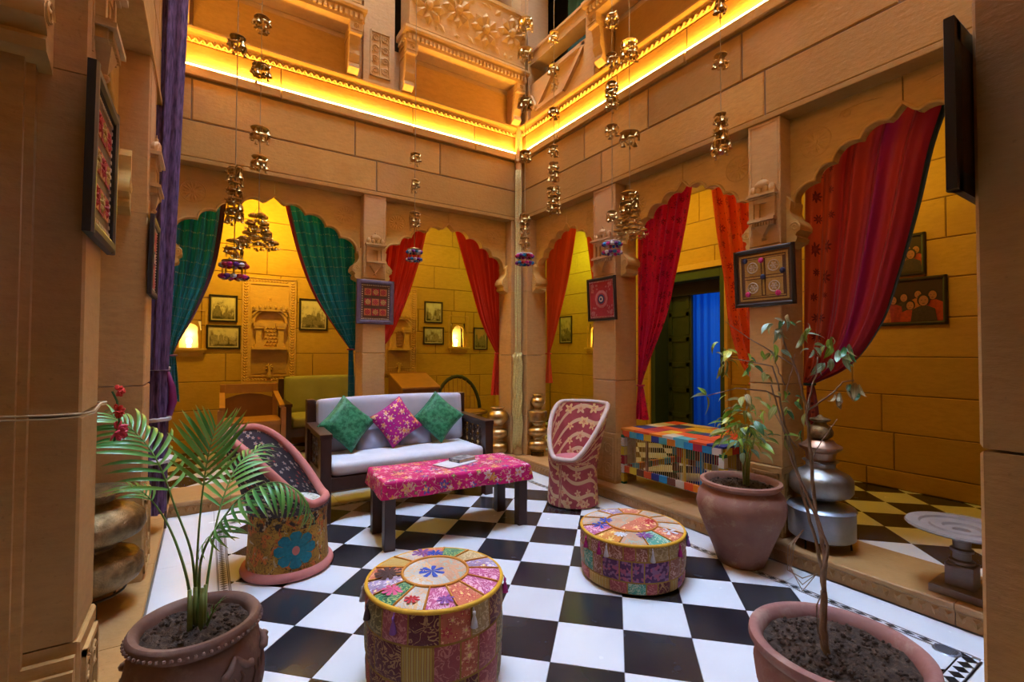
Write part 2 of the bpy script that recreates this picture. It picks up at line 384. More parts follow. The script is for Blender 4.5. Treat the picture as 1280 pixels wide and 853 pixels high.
# ------------------------------------------------------------------ arches
def arch_profile(hw, crown=2.72):
    cus = [(.115,2.665),(.346,2.607),(.586,2.521),(.756,2.431),(.964,2.293)]
    k = crown-2.72
    pts = [(0, crown+.012)]
    # ogee tip to first cusp
    c1 = (cus[0][0]*hw, cus[0][1]+k); pts += [(c1[0]*.35, crown-.012), (c1[0]*.72, c1[1]+.012), c1]
    prev = c1
    for cu, cz in cus[1:]:
        q = (cu*hw, cz+k); dx, dz = q[0]-prev[0], q[1]-prev[1]; L = math.hypot(dx, dz); nx, nz = -dz/L, dx/L
        if nz < 0: nx, nz = -nx, -nz
        for i in range(1, 9):
            t = i/8; s = sin(pi*t)**.75*L*.26
            pts.append((prev[0]+dx*t+nx*s, prev[1]+dz*t+nz*s))
        prev = q
    pts += [(min(.995*hw, prev[0]+.02), prev[1]-.03)]
    # monotone in u
    out = [pts[0]]
    for p in pts[1:]: out.append((max(p[0], out[-1][0]+1e-4), p[1]))
    hwc = [(min(u, hw), z) for u, z in out]
    return hwc
def corbel(parent, fr, uj, sg, w0, w1):
    # scrolled bracket under the arch foot; uj = jamb, sg = direction into the opening
    pr = [(0,2.34),(.030,2.30),(.022,2.235),(.040,2.19),(.070,2.165),(.088,2.13),(.086,2.10),(.064,2.085),(.056,2.07),(.068,2.055),(.060,2.03),(.030,2.018),(0,2.00)]
    m = MB(); m.prism([(uj+sg*p[0], p[1]) for p in pr], w0, w1, 'y')
    m.tube([(uj+sg*.058, w1+.002, 2.125), (uj+sg*.058, w0-.002, 2.125)], .027, 10)
    scroll(m, (uj+sg*.055, 2.125), .032, 1.5, 0, .8, w1+.003, .005)
    return m.build('corbel', M['arch'], parent, fr, smooth=.6)
def arch(name, fr, u0, u1, crown=2.72, detail=True):
    c = (u0+u1)/2; hw = (u1-u0)/2; P = arch_profile(hw, crown)
    full = [(c-u, z) for u, z in reversed(P)] + [(c+u, z) for u, z in P[1:]]
    full = [(u0, full[0][1]-.0)] + full + [(u1, full[-1][1])]
    st_ = struct(name); T = 2.87
    for half in (0, 1):      # two stone halves meeting over the crown
        F = [p for p in full if (p[0] <= c+1e-6)] if half == 0 else [p for p in full if p[0] >= c-1e-6]
        if half == 0: F[-1] = (c-.003, F[-1][1])
        else: F[0] = (c+.003, F[0][1])
        m = MB(); n = len(F); vs = []
        for w_ in (-.13, -.21): vs += [(u, w_, z) for u, z in F] + [(u, w_, T) for u, z in F]
        fs = []
        for i in range(n-1):
            fs += [(i, i+1, n+i+1, n+i), (2*n+i+1, 2*n+i, 3*n+i, 3*n+i+1), (i+1, i, 2*n+i, 2*n+i+1), (n+i, n+i+1, 3*n+i+1, 3*n+i)]
        fs += [(0, n, 3*n, 2*n), (n-1, 2*n-1+0, 4*n-1, 3*n-1)]
        m.add(vs, fs); m.build('arch_stone', M['arch'], st_, fr)
    m = MB(); off = [(u, -.128, z+.0) for u, z in full[1:-1]]
    m.tube(off, .011, 6); m.build('arch_moulding', M['arch'], st_, fr, smooth=True)
    corbel(st_, fr, u0, 1, -.23, -.07); corbel(st_, fr, u1, -1, -.23, -.07)
    if detail:
        for sg in (-1, 1):
            r = .092; cc = (c+sg*(hw-.155), 2.655); m = MB(); ring_strip(m, cc, r, -.129, .0035); petal_flower(m, cc, r*.93, -.130, 14, .007, .16)
            m.build('rosette', M['arch'], st_, fr)
            m = MB(); scroll(m, (c+sg*(hw-.33), 2.765), .034, 1.3, 0, .7, -.129, .0028, sg); scroll(m, (c+sg*(hw-.045), 2.52), .030, 1.3, pi/2, .7, -.129, .0028, -sg)
            m.tube([(c+sg*(hw-.30), -.129, 2.79), (c+sg*(hw-.42), -.129, 2.80), (c+sg*(hw-.52), -.129, 2.785)], .0028, 4)
            m.build('vine_relief', M['arch'], st_, fr)
    return st_
BAYS_X = [(-3.40, -1.847), (-1.623, -.12)]; BAYS_Y = [(-4.28, -3.059), (-2.841, -1.574), (-1.275, -.16)]
k = 0
for a in BAYS_X: arch('arch_back', FB, *a)
for a in BAYS_Y: arch('arch_right', FR, *a, 2.70 if a[1] < -.5 else 2.69)
for a in BAYS_Y: arch('arch_left', FL, *a, detail=False)
for a in [(-3.28, -1.847), BAYS_X[1]]: arch('arch_front', FF, *a, detail=False)
# ------------------------------------------------------------------ columns
def shrine(parent, fr, c, w, W=.17, z0=2.06, z1=2.50):
    """carved little pavilion: domes, shelf, niche, shelf with dentils, tapering foot"""
    m = MB(); H = z1-z0
    def Z(t): return z0+H*t
    m.tube([(c-.012, w, Z(.0)), (c, w+.018, Z(.02)), (c+.012, w, Z(.0))], .008, 6)
    m.add([(c-.055,w,Z(.20)),(c+.055,w,Z(.20)),(c+.03,w,Z(.09)),(c,w,Z(.02)),(c-.03,w,Z(.09)),(c-.05,w+.035,Z(.2)),(c+.05,w+.035,Z(.2)),(c,w+.02,Z(.05))],
          [(5,6,7),(0,5,7,3),(1,6,7,3),(0,5,6,1)])
    m.ball((c, w+.015, Z(.03)), .012, 8, 5)
    m.box(c-W*.44, c+W*.44, w, w+.030, Z(.20), Z(.27)); 
    for i in range(8): u = c-W*.42+W*.84*(i+.5)/8; m.box(u-.006, u+.006, w+.03, w+.040, Z(.21), Z(.26))
    m.box(c-W*.5, c+W*.5, w, w+.050, Z(.27), Z(.305)); m.box(c-W*.47, c+W*.47, w, w+.042, Z(.305), Z(.325))
    for sg in (-1, 1): m.box(c+sg*W*.40-.014, c+sg*W*.40+.014, w, w+.026, Z(.325), Z(.64)); m.box(c+sg*W*.22-.016, c+sg*W*.22+.016, w, w+.018, Z(.325), Z(.58))
    m.box(c-W*.46, c+W*.46, w, w+.022, Z(.56), Z(.64))
    m.box(c-W*.55, c+W*.55, w, w+.052, Z(.66), Z(.70)); m.box(c-W*.5, c+W*.5, w, w+.036, Z(.63), Z(.66))
    for i in range(4): u = c-W*.36+W*.72*i/3; m.ball((u, w+.018, Z(.77)), (.024, .020, .030), 8, 5); m.box(u-.02, u+.02, w, w+.024, Z(.70), Z(.74))
    m.ball((c, w+.022, Z(.84)), (.050, .022, .034), 10, 5); m.ball((c, w+.020, Z(.94)), .010, 6, 4); m.tube([(c, w+.02, Z(.86)), (c, w+.02, Z(1.0))], [.006, .003], 6)
    return m.build('carved_shrine', M['carved'], parent, fr, smooth=.5, kind='stuff')
def shrine_niche(parent, fr, c, w, z):
    m = MB(); m.prism([(c-.022,z),(c+.022,z),(c+.022,z+.05),(c+.012,z+.075),(c,z+.085),(c-.012,z+.075),(c-.022,z+.05)], w, w+.004, 'y')
    m.build('niche_shadow_stone', M['mortar'], parent, fr)
def column(name, fr, u0, u1, joint, dep=.27, sh=True, base=True, cut=()):
    st_ = struct(name)
    MB().block(u0, u1, .11, .56, -dep, .008, .006).build('base_block', M['pillar'], st_, fr)
    MB().block(u0, u1, .564, joint-.003, -dep, 0, .006).build('shaft_block', M['pillar'], st_, fr)
    MB().block(u0, u1, joint+.003, 2.02, -dep, 0, .006).build('shaft_block', M['pillar'], st_, fr)
    MB().block(u0, u1, 2.023, 2.86, -dep, 0, .006).build('capital_block', M['pillar'], st_, fr)
    if base: carved_panel(st_, fr, u0+.02, u1-.02, .14, .52, .008, M['carved'], 3, 'carved_base', False, .010)
    if sh:
        shrine(st_, fr, (u0+u1)/2, 0, (u1-u0)*.82)
        m = MB()
        for (a, b, c, d) in ((u0+.016, u0+.024, 2.10, 2.84), (u1-.024, u1-.016, 2.10, 2.84), (u0+.016, u1-.016, 2.836, 2.844)): m.box(a, b, 0, .004, c, d)
        m.build('edge_moulding', M['carved'], st_, fr)
    return st_
cA = column('column_back', FB, -1.847, -1.623, 1.285)
cB = column('column_right', FR, -1.574, -1.275, 1.045); cC = column('column_right', FR, -3.059, -2.841, 1.10)
for c_, u0, u1 in ((cB, -1.574, -1.275), (cC, -3.059, -2.841)):   # carved foot seen on the flank too
    yy = u0; m = MB()
    carved_panel(c_, frame((0,yy,0), 1,0, 0,-1), .02, .25, .14, .52, 0, M['carved'], 5, 'carved_flank', False, .008)
lB = column('column_left', FL, -1.574, -1.275, 1.12); lC = column('column_left', FL, -3.059, -2.841, 1.135)
fA = column('column_front', FF, -1.847, -1.623, 1.115, sh=False)
# panelled flank of the near left pillar (facing the front) : raised border round a sunk field
fr_ = frame((0,-3.059,0), 1,0, 0,-1)
m = MB()
m.box(-3.67, -3.515, 0, .030, .11, 2.86); m.box(-3.515, -3.40, 0, .030, .11, .50)
m.prism([(-3.515,.50),(-3.40,.50),(-3.40,.53),(-3.497,.53),(-3.497,2.40),(-3.54,2.62),(-3.58,2.70),(-3.58,.5)], 0, .018, 'y')
m.build('flank_panel', M['pillar'], lC, fr_)
# corner pillars
def corner(name, boxes):
    st_ = struct(name)
    for (z0, z1) in ((.11,.56),(.564,1.262),(1.268,2.02),(2.023,2.86)):
        for (a,b,c,d) in boxes: MB().box(a,b,c,d,z0,z1).build('corner_block', M['pillar'], st_, bevel=.004)
    return st_
cr = corner('pillar_corner', [(-.12,.27,0,.27),(0,.27,-.16,-.001)])
MB().tube([(-.045,-.045,.11),(-.045,-.045,.16),(-.045,-.045,.2),(-.045,-.045,4.0)], [.06,.06,.042,.042], 14).build('corner_shaft', M['pillar'], cr, smooth=.6)
for z in (1.27, 2.86, 3.56): MB().lathe([(.042,z-.02),(.052,z-.012),(.052,z+.012),(.042,z+.02)], 14, (-.045,-.045,0), cap=False).build('shaft_ring', M['carved'], cr, smooth=.6)
corner('pillar_corner', [(-3.67,-3.402,0,.27),(-3.67,-3.40,-.16,-.001)])
corner('pillar_corner', [(.001,.27,-4.67,-4.28),(-.12,0,-4.67,-4.401)])
corner('pillar_corner', [(-3.67,-3.401,-4.67,-4.28),(-3.40,-3.28,-4.67,-4.401)])
# ------------------------------------------------------------------ court walls above the arches
def courses(parent, fr, u0, u1, joints, z0, z1, w0, w1, mat, nm='block', g=.0055, holes=()):
    J = [u0]+sorted(j for j in joints if u0+.05 < j < u1-.05)+[u1]
    for a, b in zip(J, J[1:]):
        rects = [(a, b, z0, z1)]
        for (h0, h1, k0, k1) in holes:
            nx = []
            for (p, q, r, s) in rects:
                if h1 <= p+1e-4 or h0 >= q-1e-4 or k1 <= r+1e-4 or k0 >= s-1e-4: nx.append((p,q,r,s)); continue
                if p < h0-.02: nx.append((p, h0, r, s)); p = h0
                if q > h1+.02: nx.append((h1, q, r, s)); q = h1
                if r < k0-.02: nx.append((p, q, r, k0))
                if s > k1+.02: nx.append((p, q, k1, s))
            rects = nx
        for (p, q, r, s) in rects: MB().block(p+g, q-g, r+g, s-g, w0, w1, .006).build(nm, mat, parent, fr)
def chain(m, u0, u1, z, w, pitch=.052):
    n = int((u1-u0)/pitch); p = (u1-u0)/n
    for i in range(n):
        u = u0+p*i; m.add([(u,w,z-.006),(u+p/2,w,z-.040),(u+p,w,z-.006),(u+p,w,z+.004),(u+p/2,w,z-.026),(u,w,z+.004),
                           (u+p*.08,w+.018,z-.004),(u+p/2,w+.018,z-.033),(u+p*.92,w+.018,z-.004)],
                          [(0,1,7,6),(1,2,8,7),(5,6,7,4),(4,7,8,3)])
        m.add(*_ball4(u+p/2, w+.006, z+.012, .010))
def _ball4(u, w, z, r): return [(u-r,w,z),(u,w,z-r),(u+r,w,z),(u,w,z+r),(u,w+r,z)], [(0,1,4),(1,2,4),(2,3,4),(3,0,4)]
M['led'] = G('led_strip'); M['led'] = M['led'].out((1,.8,.4), Emission_Color=(1,.62,.20,1), Emission_Strength=40.0)
def court_wall(name, fr, u0, u1, j1, j2, j3):
    wl = struct(name)
    MB().box(u0-.27, u1+.27, -.27, -.008, 2.865, 3.96).build('wall_core', M['mortar'], wl, fr)
    courses(wl, fr, u0, u1, j1, 2.90, 3.21, -.06, 0, M['stone']); courses(wl, fr, u0, u1, j2, 3.21, 3.56, -.06, 0, M['stone'])
    MB().box(u0, u1, -.27, .010, 2.862, 2.898).build('lintel_edge', M['stone'], wl, fr, bevel=.005)
    courses(wl, fr, u0, u1, j3, 3.57, 3.66, -.06, .030, M['stone'], 'cap_stone'); courses(wl, fr, u0, u1, j3, 3.665, 3.86, -.06, .004, M['stone'], 'frieze_stone')
    m = MB().prism([(-.06,3.862),(.022,3.862),(.026,3.90),(.050,3.925),(.062,3.945),(.062,3.962),(-.40,3.962),(-.40,3.94),(-.06,3.94)], u0-.0, u1, 'x')
    m.build('cornice', M['stone'], wl, fr)
    m = MB(); chain(m, u0+.05, u1-.05, 3.885, .022); m.build('carved_chain', M['carved'], wl, fr, norm=False, kind='stuff')
    led = MB().box(u0+.06, u1-.06, .006, .016, 3.662, 3.672).build('led_strip', M['led'], None, fr)
    return wl, led
L1 = court_wall('wall_back', FB, -3.40, 0, [-1.726], [-3.264,-1.94,-1.04], [-2.6,-1.35,-.62])
L2 = court_wall('wall_right', FR, -4.40, 0, [-1.39,-2.96], [-1.15,-1.96,-2.80,-3.7], [-.75,-1.6,-2.35,-3.3])
L3 = court_wall('wall_left', FL, -4.40, 0, [-1.39,-2.96], [-1.15,-1.96,-3.1], [-.75,-2.35])
L4 = court_wall('wall_front', FF, -3.40, 0, [-1.7], [-1.0,-2.4], [-1.2])
tag(L1[1], 'glowing yellow light strip on the ledge of the back wall, left of the corner', 'light strip', 'light strips under the cornice')
tag(L2[1], 'glowing yellow light strip on the ledge of the right wall, over the crimson curtain', 'light strip', 'light strips under the cornice')
tag(L3[1], 'glowing yellow light strip on the left wall, seen edge-on behind the purple drape', 'light strip', 'light strips under the cornice')
tag(L4[1], 'yellow light strip on the ledge of the near wall over the camera side', 'light strip', 'light strips under the cornice')
# (each strip is a real lamp too)
def strip_light(loc, ln, rz, e):
    L = bpy.data.lights.new('strip_lamp', 'AREA'); L.shape = 'RECTANGLE'; L.size = ln; L.size_y = .02; L.energy = e; L.color = (1,.56,.09)
    o = bpy.data.objects.new('strip_lamp', L); COL.objects.link(o); o.location = loc; o.rotation_euler = (pi, 0, rz)
strip_light((-1.7,-.024,3.68), 3.2, 0, 27); strip_light((-.024,-2.2,3.68), 4.2, pi/2, 33)
strip_light((-3.376,-2.2,3.68), 4.2, pi/2, 26); strip_light((-1.7,-4.376,3.68), 3.2, 0, 22)
# ------------------------------------------------------------------ upper storey
M['upper'] = stone('upper_sandstone', (.48,.27,.095), (.62,.39,.16), .25, .08)
M['dark'] = plain('painted_dark_interior', (.030,.022,.015), .9)  # near-black colour paints the shade inside the openings
M['red_cloth'] = plain('red_cloth', (.42,.02,.03), .8); M['green_cloth'] = plain('green_cloth', (.01,.09,.07), .7)
def flower_wall(m, u0, u1, z0, z1, w, n):
    for i in range(n):
        cu = u0+(u1-u0)*(i+.5)/n; petal_flower(m, (cu, (z0+z1)/2+(.04 if i % 2 else -.04)), min((z1-z0)*.46, (u1-u0)/n*.56), w, 8, .045, .2)
        for dz in (-.38, .38): m.add(*_leaf(cu+(u1-u0)/n*.45, (z0+z1)/2+dz*(z1-z0), .12, .8*(1 if dz > 0 else -1), w, .014))
        for k in range(4): m.add(*_leaf(cu+R_.uniform(-.1,.1), (z0+z1)/2+R_.choice((-1,1))*(z1-z0)*.42, .08, R_.uniform(-1.5,1.5), w, .010))
def bracket(parent, fr, u0, u1, dp):
    pr = [(-.03,4.40),(dp,4.40),(dp,4.36),(dp-.03,4.30),(dp-.05,4.22),(dp-.045,4.13),(dp-.075,4.06),(dp-.060,4.01),(dp-.12,3.975),(-.03,3.965)]
    m = MB().prism(pr, u0, u1, 'x')
    for sg in (u0+.01, u1-.01): scroll(m, (sg, 4.2), .0, .1, 0, 0, 0)
    m = MB().prism(pr, u0, u1, 'x'); m.box(u0-.006, u1+.006, -.03, dp+.01, 4.30, 4.325); m.box(u0-.01, u1+.01, dp-.05, dp+.015, 4.33, 4.41)
    petal_flower(m, ((u0+u1)/2, 4.365), .028, dp+.014, 8, .012)
    m.build('bracket', M['upper'], parent, fr)
def balcony(fr, u0, u1, dp, ztop=5.18, flowers=True):
    b = struct('trim_balcony')
    MB().box(u0, u1, -.03, dp, 4.40, 4.50).build('balcony_slab', M['upper'], b, fr, bevel=.006)
    m = MB(); n = int((u1-u0)/.045)
    for i in range(n): u = u0+(u1-u0)*(i+.5)/n; m.box(u-.013, u+.013, dp-.01, dp+.022, 4.43, 4.475)
    for i in range(5):
        for uu in (u0, u1): y = dp*(i+.5)/5; m.box(uu-.02, uu+.02, y-.011, y+.011, 4.43, 4.475)
    m.build('dentil_row', M['carved'], b, fr, kind='stuff')
    m = MB().prism([(-.03,4.50),(dp+.03,4.50),(dp+.045,4.52),(dp+.045,4.545),(dp,4.56),(-.03,4.56)], u0-.03, u1+.03, 'x'); m.build('balcony_moulding', M['carved'], b, fr)
    MB().prism([(dp-.07,4.56),(dp,4.56),(dp+.05,ztop),(dp-.02,ztop)], u0+.02, u1-.02, 'x').build('parapet', M['upper'], b, fr)
    for uu in (u0+.02, u1-.06): MB().prism([(-.03,4.56),(dp-.07,4.56),(dp-.02,ztop),(-.03,ztop)], uu, uu+.04, 'x').build('parapet_side', M['upper'], b, fr)
    if flowers:
        m = MB(); flower_wall(m, u0+.05, u1-.05, 4.60, ztop-.05, 0, max(2, int((u1-u0)/.34))); m.box(u0+.02, u1-.02, -.01, .012, 4.575, 4.595); m.box(u0+.02, u1-.02, -.01, .014, ztop-.04, ztop)
        T = fr @ Matrix.Translation((0, dp+.002, 0)) @ Matrix(((1,0,0,0),(0,1,.0806,-.0806*4.56),(0,0,1,0),(0,0,0,1)))
        m.build('carved_flowers', M['carved'], b, T, kind='stuff')
        m = MB(); N = 12                       # scrolled flare of the flank
    bracket(b, fr, u0+.01, u0+.11, dp-.02); bracket(b, fr, u1-.11, u1-.01, dp-.02)
    return b
def upper(name, fr, L, piers, panels, pl):
    wl = struct(name)
    MB().box(-L-.3, .3, -.30, -.05, 3.96, 4.42).build('wall_core', M['upper'], wl, fr)
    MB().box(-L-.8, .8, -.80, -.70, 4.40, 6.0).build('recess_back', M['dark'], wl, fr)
    MB().box(-L-.8, .8, -.80, -.29, 4.36, 4.42).build('recess_light_stop', M['upper'], wl, fr)  # unseen slab added to stop sky light leaking up through the recess
    MB().box(-L-.8, .8, -.80, -.05, 6.0, 13.0).build('raised_shaft_wall', M['upper'], wl, fr)  # unseen wall, made this tall so sky light falls more steeply
    for (a, b) in piers: MB().box(a, b, -.30, 0, 3.962, 6.0).build('pier', M['upper'], wl, fr, bevel=.008)
    for (a, b) in panels: MB().block(a, b, 3.97, 4.36, -.052, -.035, .006).build('sunk_panel', M['stone'], wl, fr)
    for (a, b, c, d) in pl: carved_panel(wl, fr, a, b, c, d, .001, M['carved'], 9, 'carved_panel', True, .014)
    return wl
uw = upper('wall_back', FB, 3.40, [(-1.87,-1.55),(-3.43,-3.30),(-.13,.1)], [(-3.27,-2.02),(-1.44,-.16)], [(-1.805,-1.60,4.06,4.52)])
balcony(FB, -3.40, -1.93, .21, 5.1); balcony(FB, -1.50, -.06, .21, 5.18)
MB().grid(lambda u, v: (-1.35+u*1.1, -.35+.03*sin(u*40), 5.0+v*1.0), 60, 2).build('rear_drape', M['red_cloth'], uw, FB, smooth=True, norm=False)
uw2 = upper('wall_right', FR, 4.40, [(-1.29,-1.17),(-1.42,-1.30),(-.16,.0),(-4.4,-3.0)], [(-2.85,-1.55)], [(-1.41,-1.31,4.06,4.52)])
MB().box(-1.17, -.16, -.20, -.06, 4.42, 4.47).build('sill', M['upper'], uw2, FR)
balcony(FR, -3.0, -1.42, .21, 5.1, True)
m = MB().box(-1.17, -.16, -.20, -.03, 4.68, 4.80); m.box(-1.17, -.16, -.22, -.01, 4.80, 4.83); m.build('rail', M['upper'], uw2, FR)
m = MB().box(-1.17, -.16, -.052, -.04, 3.97, 4.45)
for (a, b) in (((-1.14,4.42),(-.66,4.42)),((-1.14,4.42),(-.80,4.10)),((-.30,4.10),(-.66,4.42)),((-.80,4.10),(-.30,4.10)),((-.30,4.10),(-.18,4.30)),((-1.16,4.0),(-1.16,4.44))):
    m.bar((a[0],-.030,a[1]), (b[0],-.030,b[1]), .045, .055, (0,1,0))
petal_flower(m, (-.62,4.23), .085, -.04, 8, .02); m.build('lozenge_panel', M['upper'], uw2, FR)
MB().grid(lambda u, v: (-1.1+u*.75, -.42+.03*sin(u*30), 4.5+v*1.4), 50, 2).build('green_drape', M['green_cloth'], uw2, FR, smooth=True, norm=False)
upper('wall_left', FL, 4.40, [(-3.1,-2.8),(-1.6,-1.25),(-.2,.0)], [(-2.7,-1.7)], []); upper('wall_front', FF, 3.40, [(-1.9,-1.5),(-3.4,-3.2),(-.2,0)], [], [])
# ------------------------------------------------------------------ galleries: outer walls and ceilings
ZC = [.11,.27,.60,.935,1.27,1.60,1.93,2.26,2.60,2.93,3.30]
def gallery_wall(name, fr, u0, u1, holes=(), seed=1, step_=.95, mat='stone_gal'):
    wl = struct(name); rr = random.Random(seed)
    # mortar backing with the openings left clear
    rects = [(u0-.41, u1+.41, .0, 3.35)]
    for (h0, h1, k0, k1) in holes:
        nx = []
        for (p, q, r, s) in rects:
            if h1 <= p or h0 >= q or k1 <= r or k0 >= s: nx.append((p,q,r,s)); continue
            if p < h0: nx.append((p, h0, r, s))
            if q > h1: nx.append((h1, q, r, s))
            p, q = max(p, h0), min(q, h1)
            if r < k0: nx.append((p, q, r, k0))
            if s > k1: nx.append((p, q, k1, s))
        rects = nx
    m = MB()
    for (p, q, r, s) in rects: m.box(p, q, -.40, -.010, r, s)
    m.build('wall_backing', M['mortar'], wl, fr)
    for i in range(len(ZC)-1):
        js = []; u = u0+rr.uniform(.3, 1.0)
        while u < u1-.25: js.append(u); u += step_*rr.uniform(.75, 1.35)
        courses(wl, fr, u0, u1, js, ZC[i], ZC[i+1], -.03, 0, M[mat], holes=holes, g=.003)
    return wl
NICHE = [(-3.42,-3.185,1.335,1.66), (.055,.295,1.38,1.74)]
gwb = gallery_wall('wall_gallery_back', GB, -5.38, 1.98, NICHE+[(.93,1.75,.11,2.15)], 3)
gwr = gallery_wall('wall_gallery_right', GR, -6.4, 1.98, [(-1.40,-.30,.11,2.33), (.74,.96,1.38,1.74)], 8)
gallery_wall('wall_gallery_left', GL, -6.4, 1.98, (), 5, 1.6); gallery_wall('wall_gallery_front', GF, -5.38, 1.98, (), 6, 1.9)
for a in ((-5.5,2.1,.27,2.1),(-5.5,2.1,-6.5,-4.67),(-5.5,-3.67,-4.67,.27),(.27,2.1,-4.67,.27)):
    o = MB().box(a[0],a[1],a[2],a[3],3.30,3.42).build('ceiling', M['ceil']); o['kind'] = 'structure'
# lit niches
M['niche_glow'] = plain('niche_plaster', (.85,.72,.40), .8)
M['bulb'] = G('niche_bulb').out((1,.9,.6), Emission_Color=(1,.62,.20,1), Emission_Strength=14.0)
def niche(parent, fr, u0, u1, z0, z1, wide=.06):
    c = (u0+u1)/2; hw = (u1-u0)/2
    m = MB(); m.box(u0, u1, -.16, -.15, z0, z1); m.box(u0-.01, u0, -.16, -.012, z0, z1); m.box(u1, u1+.01, -.16, -.012, z0, z1); m.box(u0, u1, -.16, -.012, z0-.01, z0); m.box(u0, u1, -.16, -.012, z1, z1+.01)
    m.build('niche_lining', M['niche_glow'], parent, fr)
    # cusped front plate
    pr = []; rr = hw*.80
    for k in range(0, 25):
        a = pi*k/24; s = 1-.13*abs(sin(a*3.0)); s = 1.0-.12*(1-abs(sin(2.5*a))); pr.append((c+rr*cos(a)*s, z1-.035-rr+rr*sin(a)*1.1*s))
    bot = z0; Pn = [(c+rr, bot)]+pr+[(c-rr, bot)]
    vs = []; n = len(Pn); m = MB()
    for w_ in (-.004, -.035): vs += [(u, w_, z) for u, z in Pn] + [(max(u0, min(u1, c+(u-c)*1.0 if 1 < i < n-2 else (u1 if u > c else u0))), w_, z1 if 1 < i < n-2 else z) for i, (u, z) in enumerate(Pn)]
    fs = []
    for i in range(n-1): fs += [(i, i+1, n+i+1, n+i), (2*n+i+1, 2*n+i, 3*n+i, 3*n+i+1), (i+1, i, 2*n+i, 2*n+i+1)]
    m.add(vs, fs); m.build('cusped_plate', M['stone_gal'], parent, fr)
    m = MB().box(u0-wide, u1+wide, -.01, .065, z0-.028, z0-.003); m.box(u0-wide*.6, u1+wide*.6, -.01, .045, z0-.055, z0-.028)
    m.prism([(-.0, z0-.055), (.04, z0-.055), (.0, z0-.10)], u0-wide*.4, u1+wide*.4, 'x')
    m.build('niche_shelf', M['arch'], parent, fr)
    m = MB().box(u0-.05, u0-.038, 0, .008, z0, z1+.12); m.box(u1+.038, u1+.05, 0, .008, z0, z1+.12); m.box(u0-.05, u1+.05, 0, .008, z1+.112, z1+.124)
    m.build('niche_frame', M['arch'], parent, fr)
    b = thing_bulb(fr @ Vector((c, -.09, z0+.008)))
def thing_bulb(p):
    o = MB().lathe([(0,0),(.022,0),(.024,.02),(.018,.03),(.030,.06),(.032,.08),(.022,.105),(0,.115)], 14, cap=False).build('niche_lamp', [M['bulb']], None, smooth=True, loc=tuple(p))
    L = lamp('niche_light', (p[0], p[1], p[2]+.16), 2.6, (1,.66,.16), .02)
    return o
nb0 = len(bpy.data.objects)
for h in NICHE: niche(gwb, GB, *h)
niche(gwr, GR, .74, .96, 1.38, 1.74)
lb = [o for o in bpy.data.objects if o.name.startswith('niche_lamp')]
for o, l in zip(sorted(lb, key=lambda o: o.name), ['small glowing lamp in the wall niche behind the left teal curtain', 'small glowing lamp in the arched niche between the framed photographs of the back gallery', 'small glowing lamp in the niche beside the embroidered dark-framed picture, right gallery']):
    tag(o, l, 'lamp', 'lamps in the wall niches')
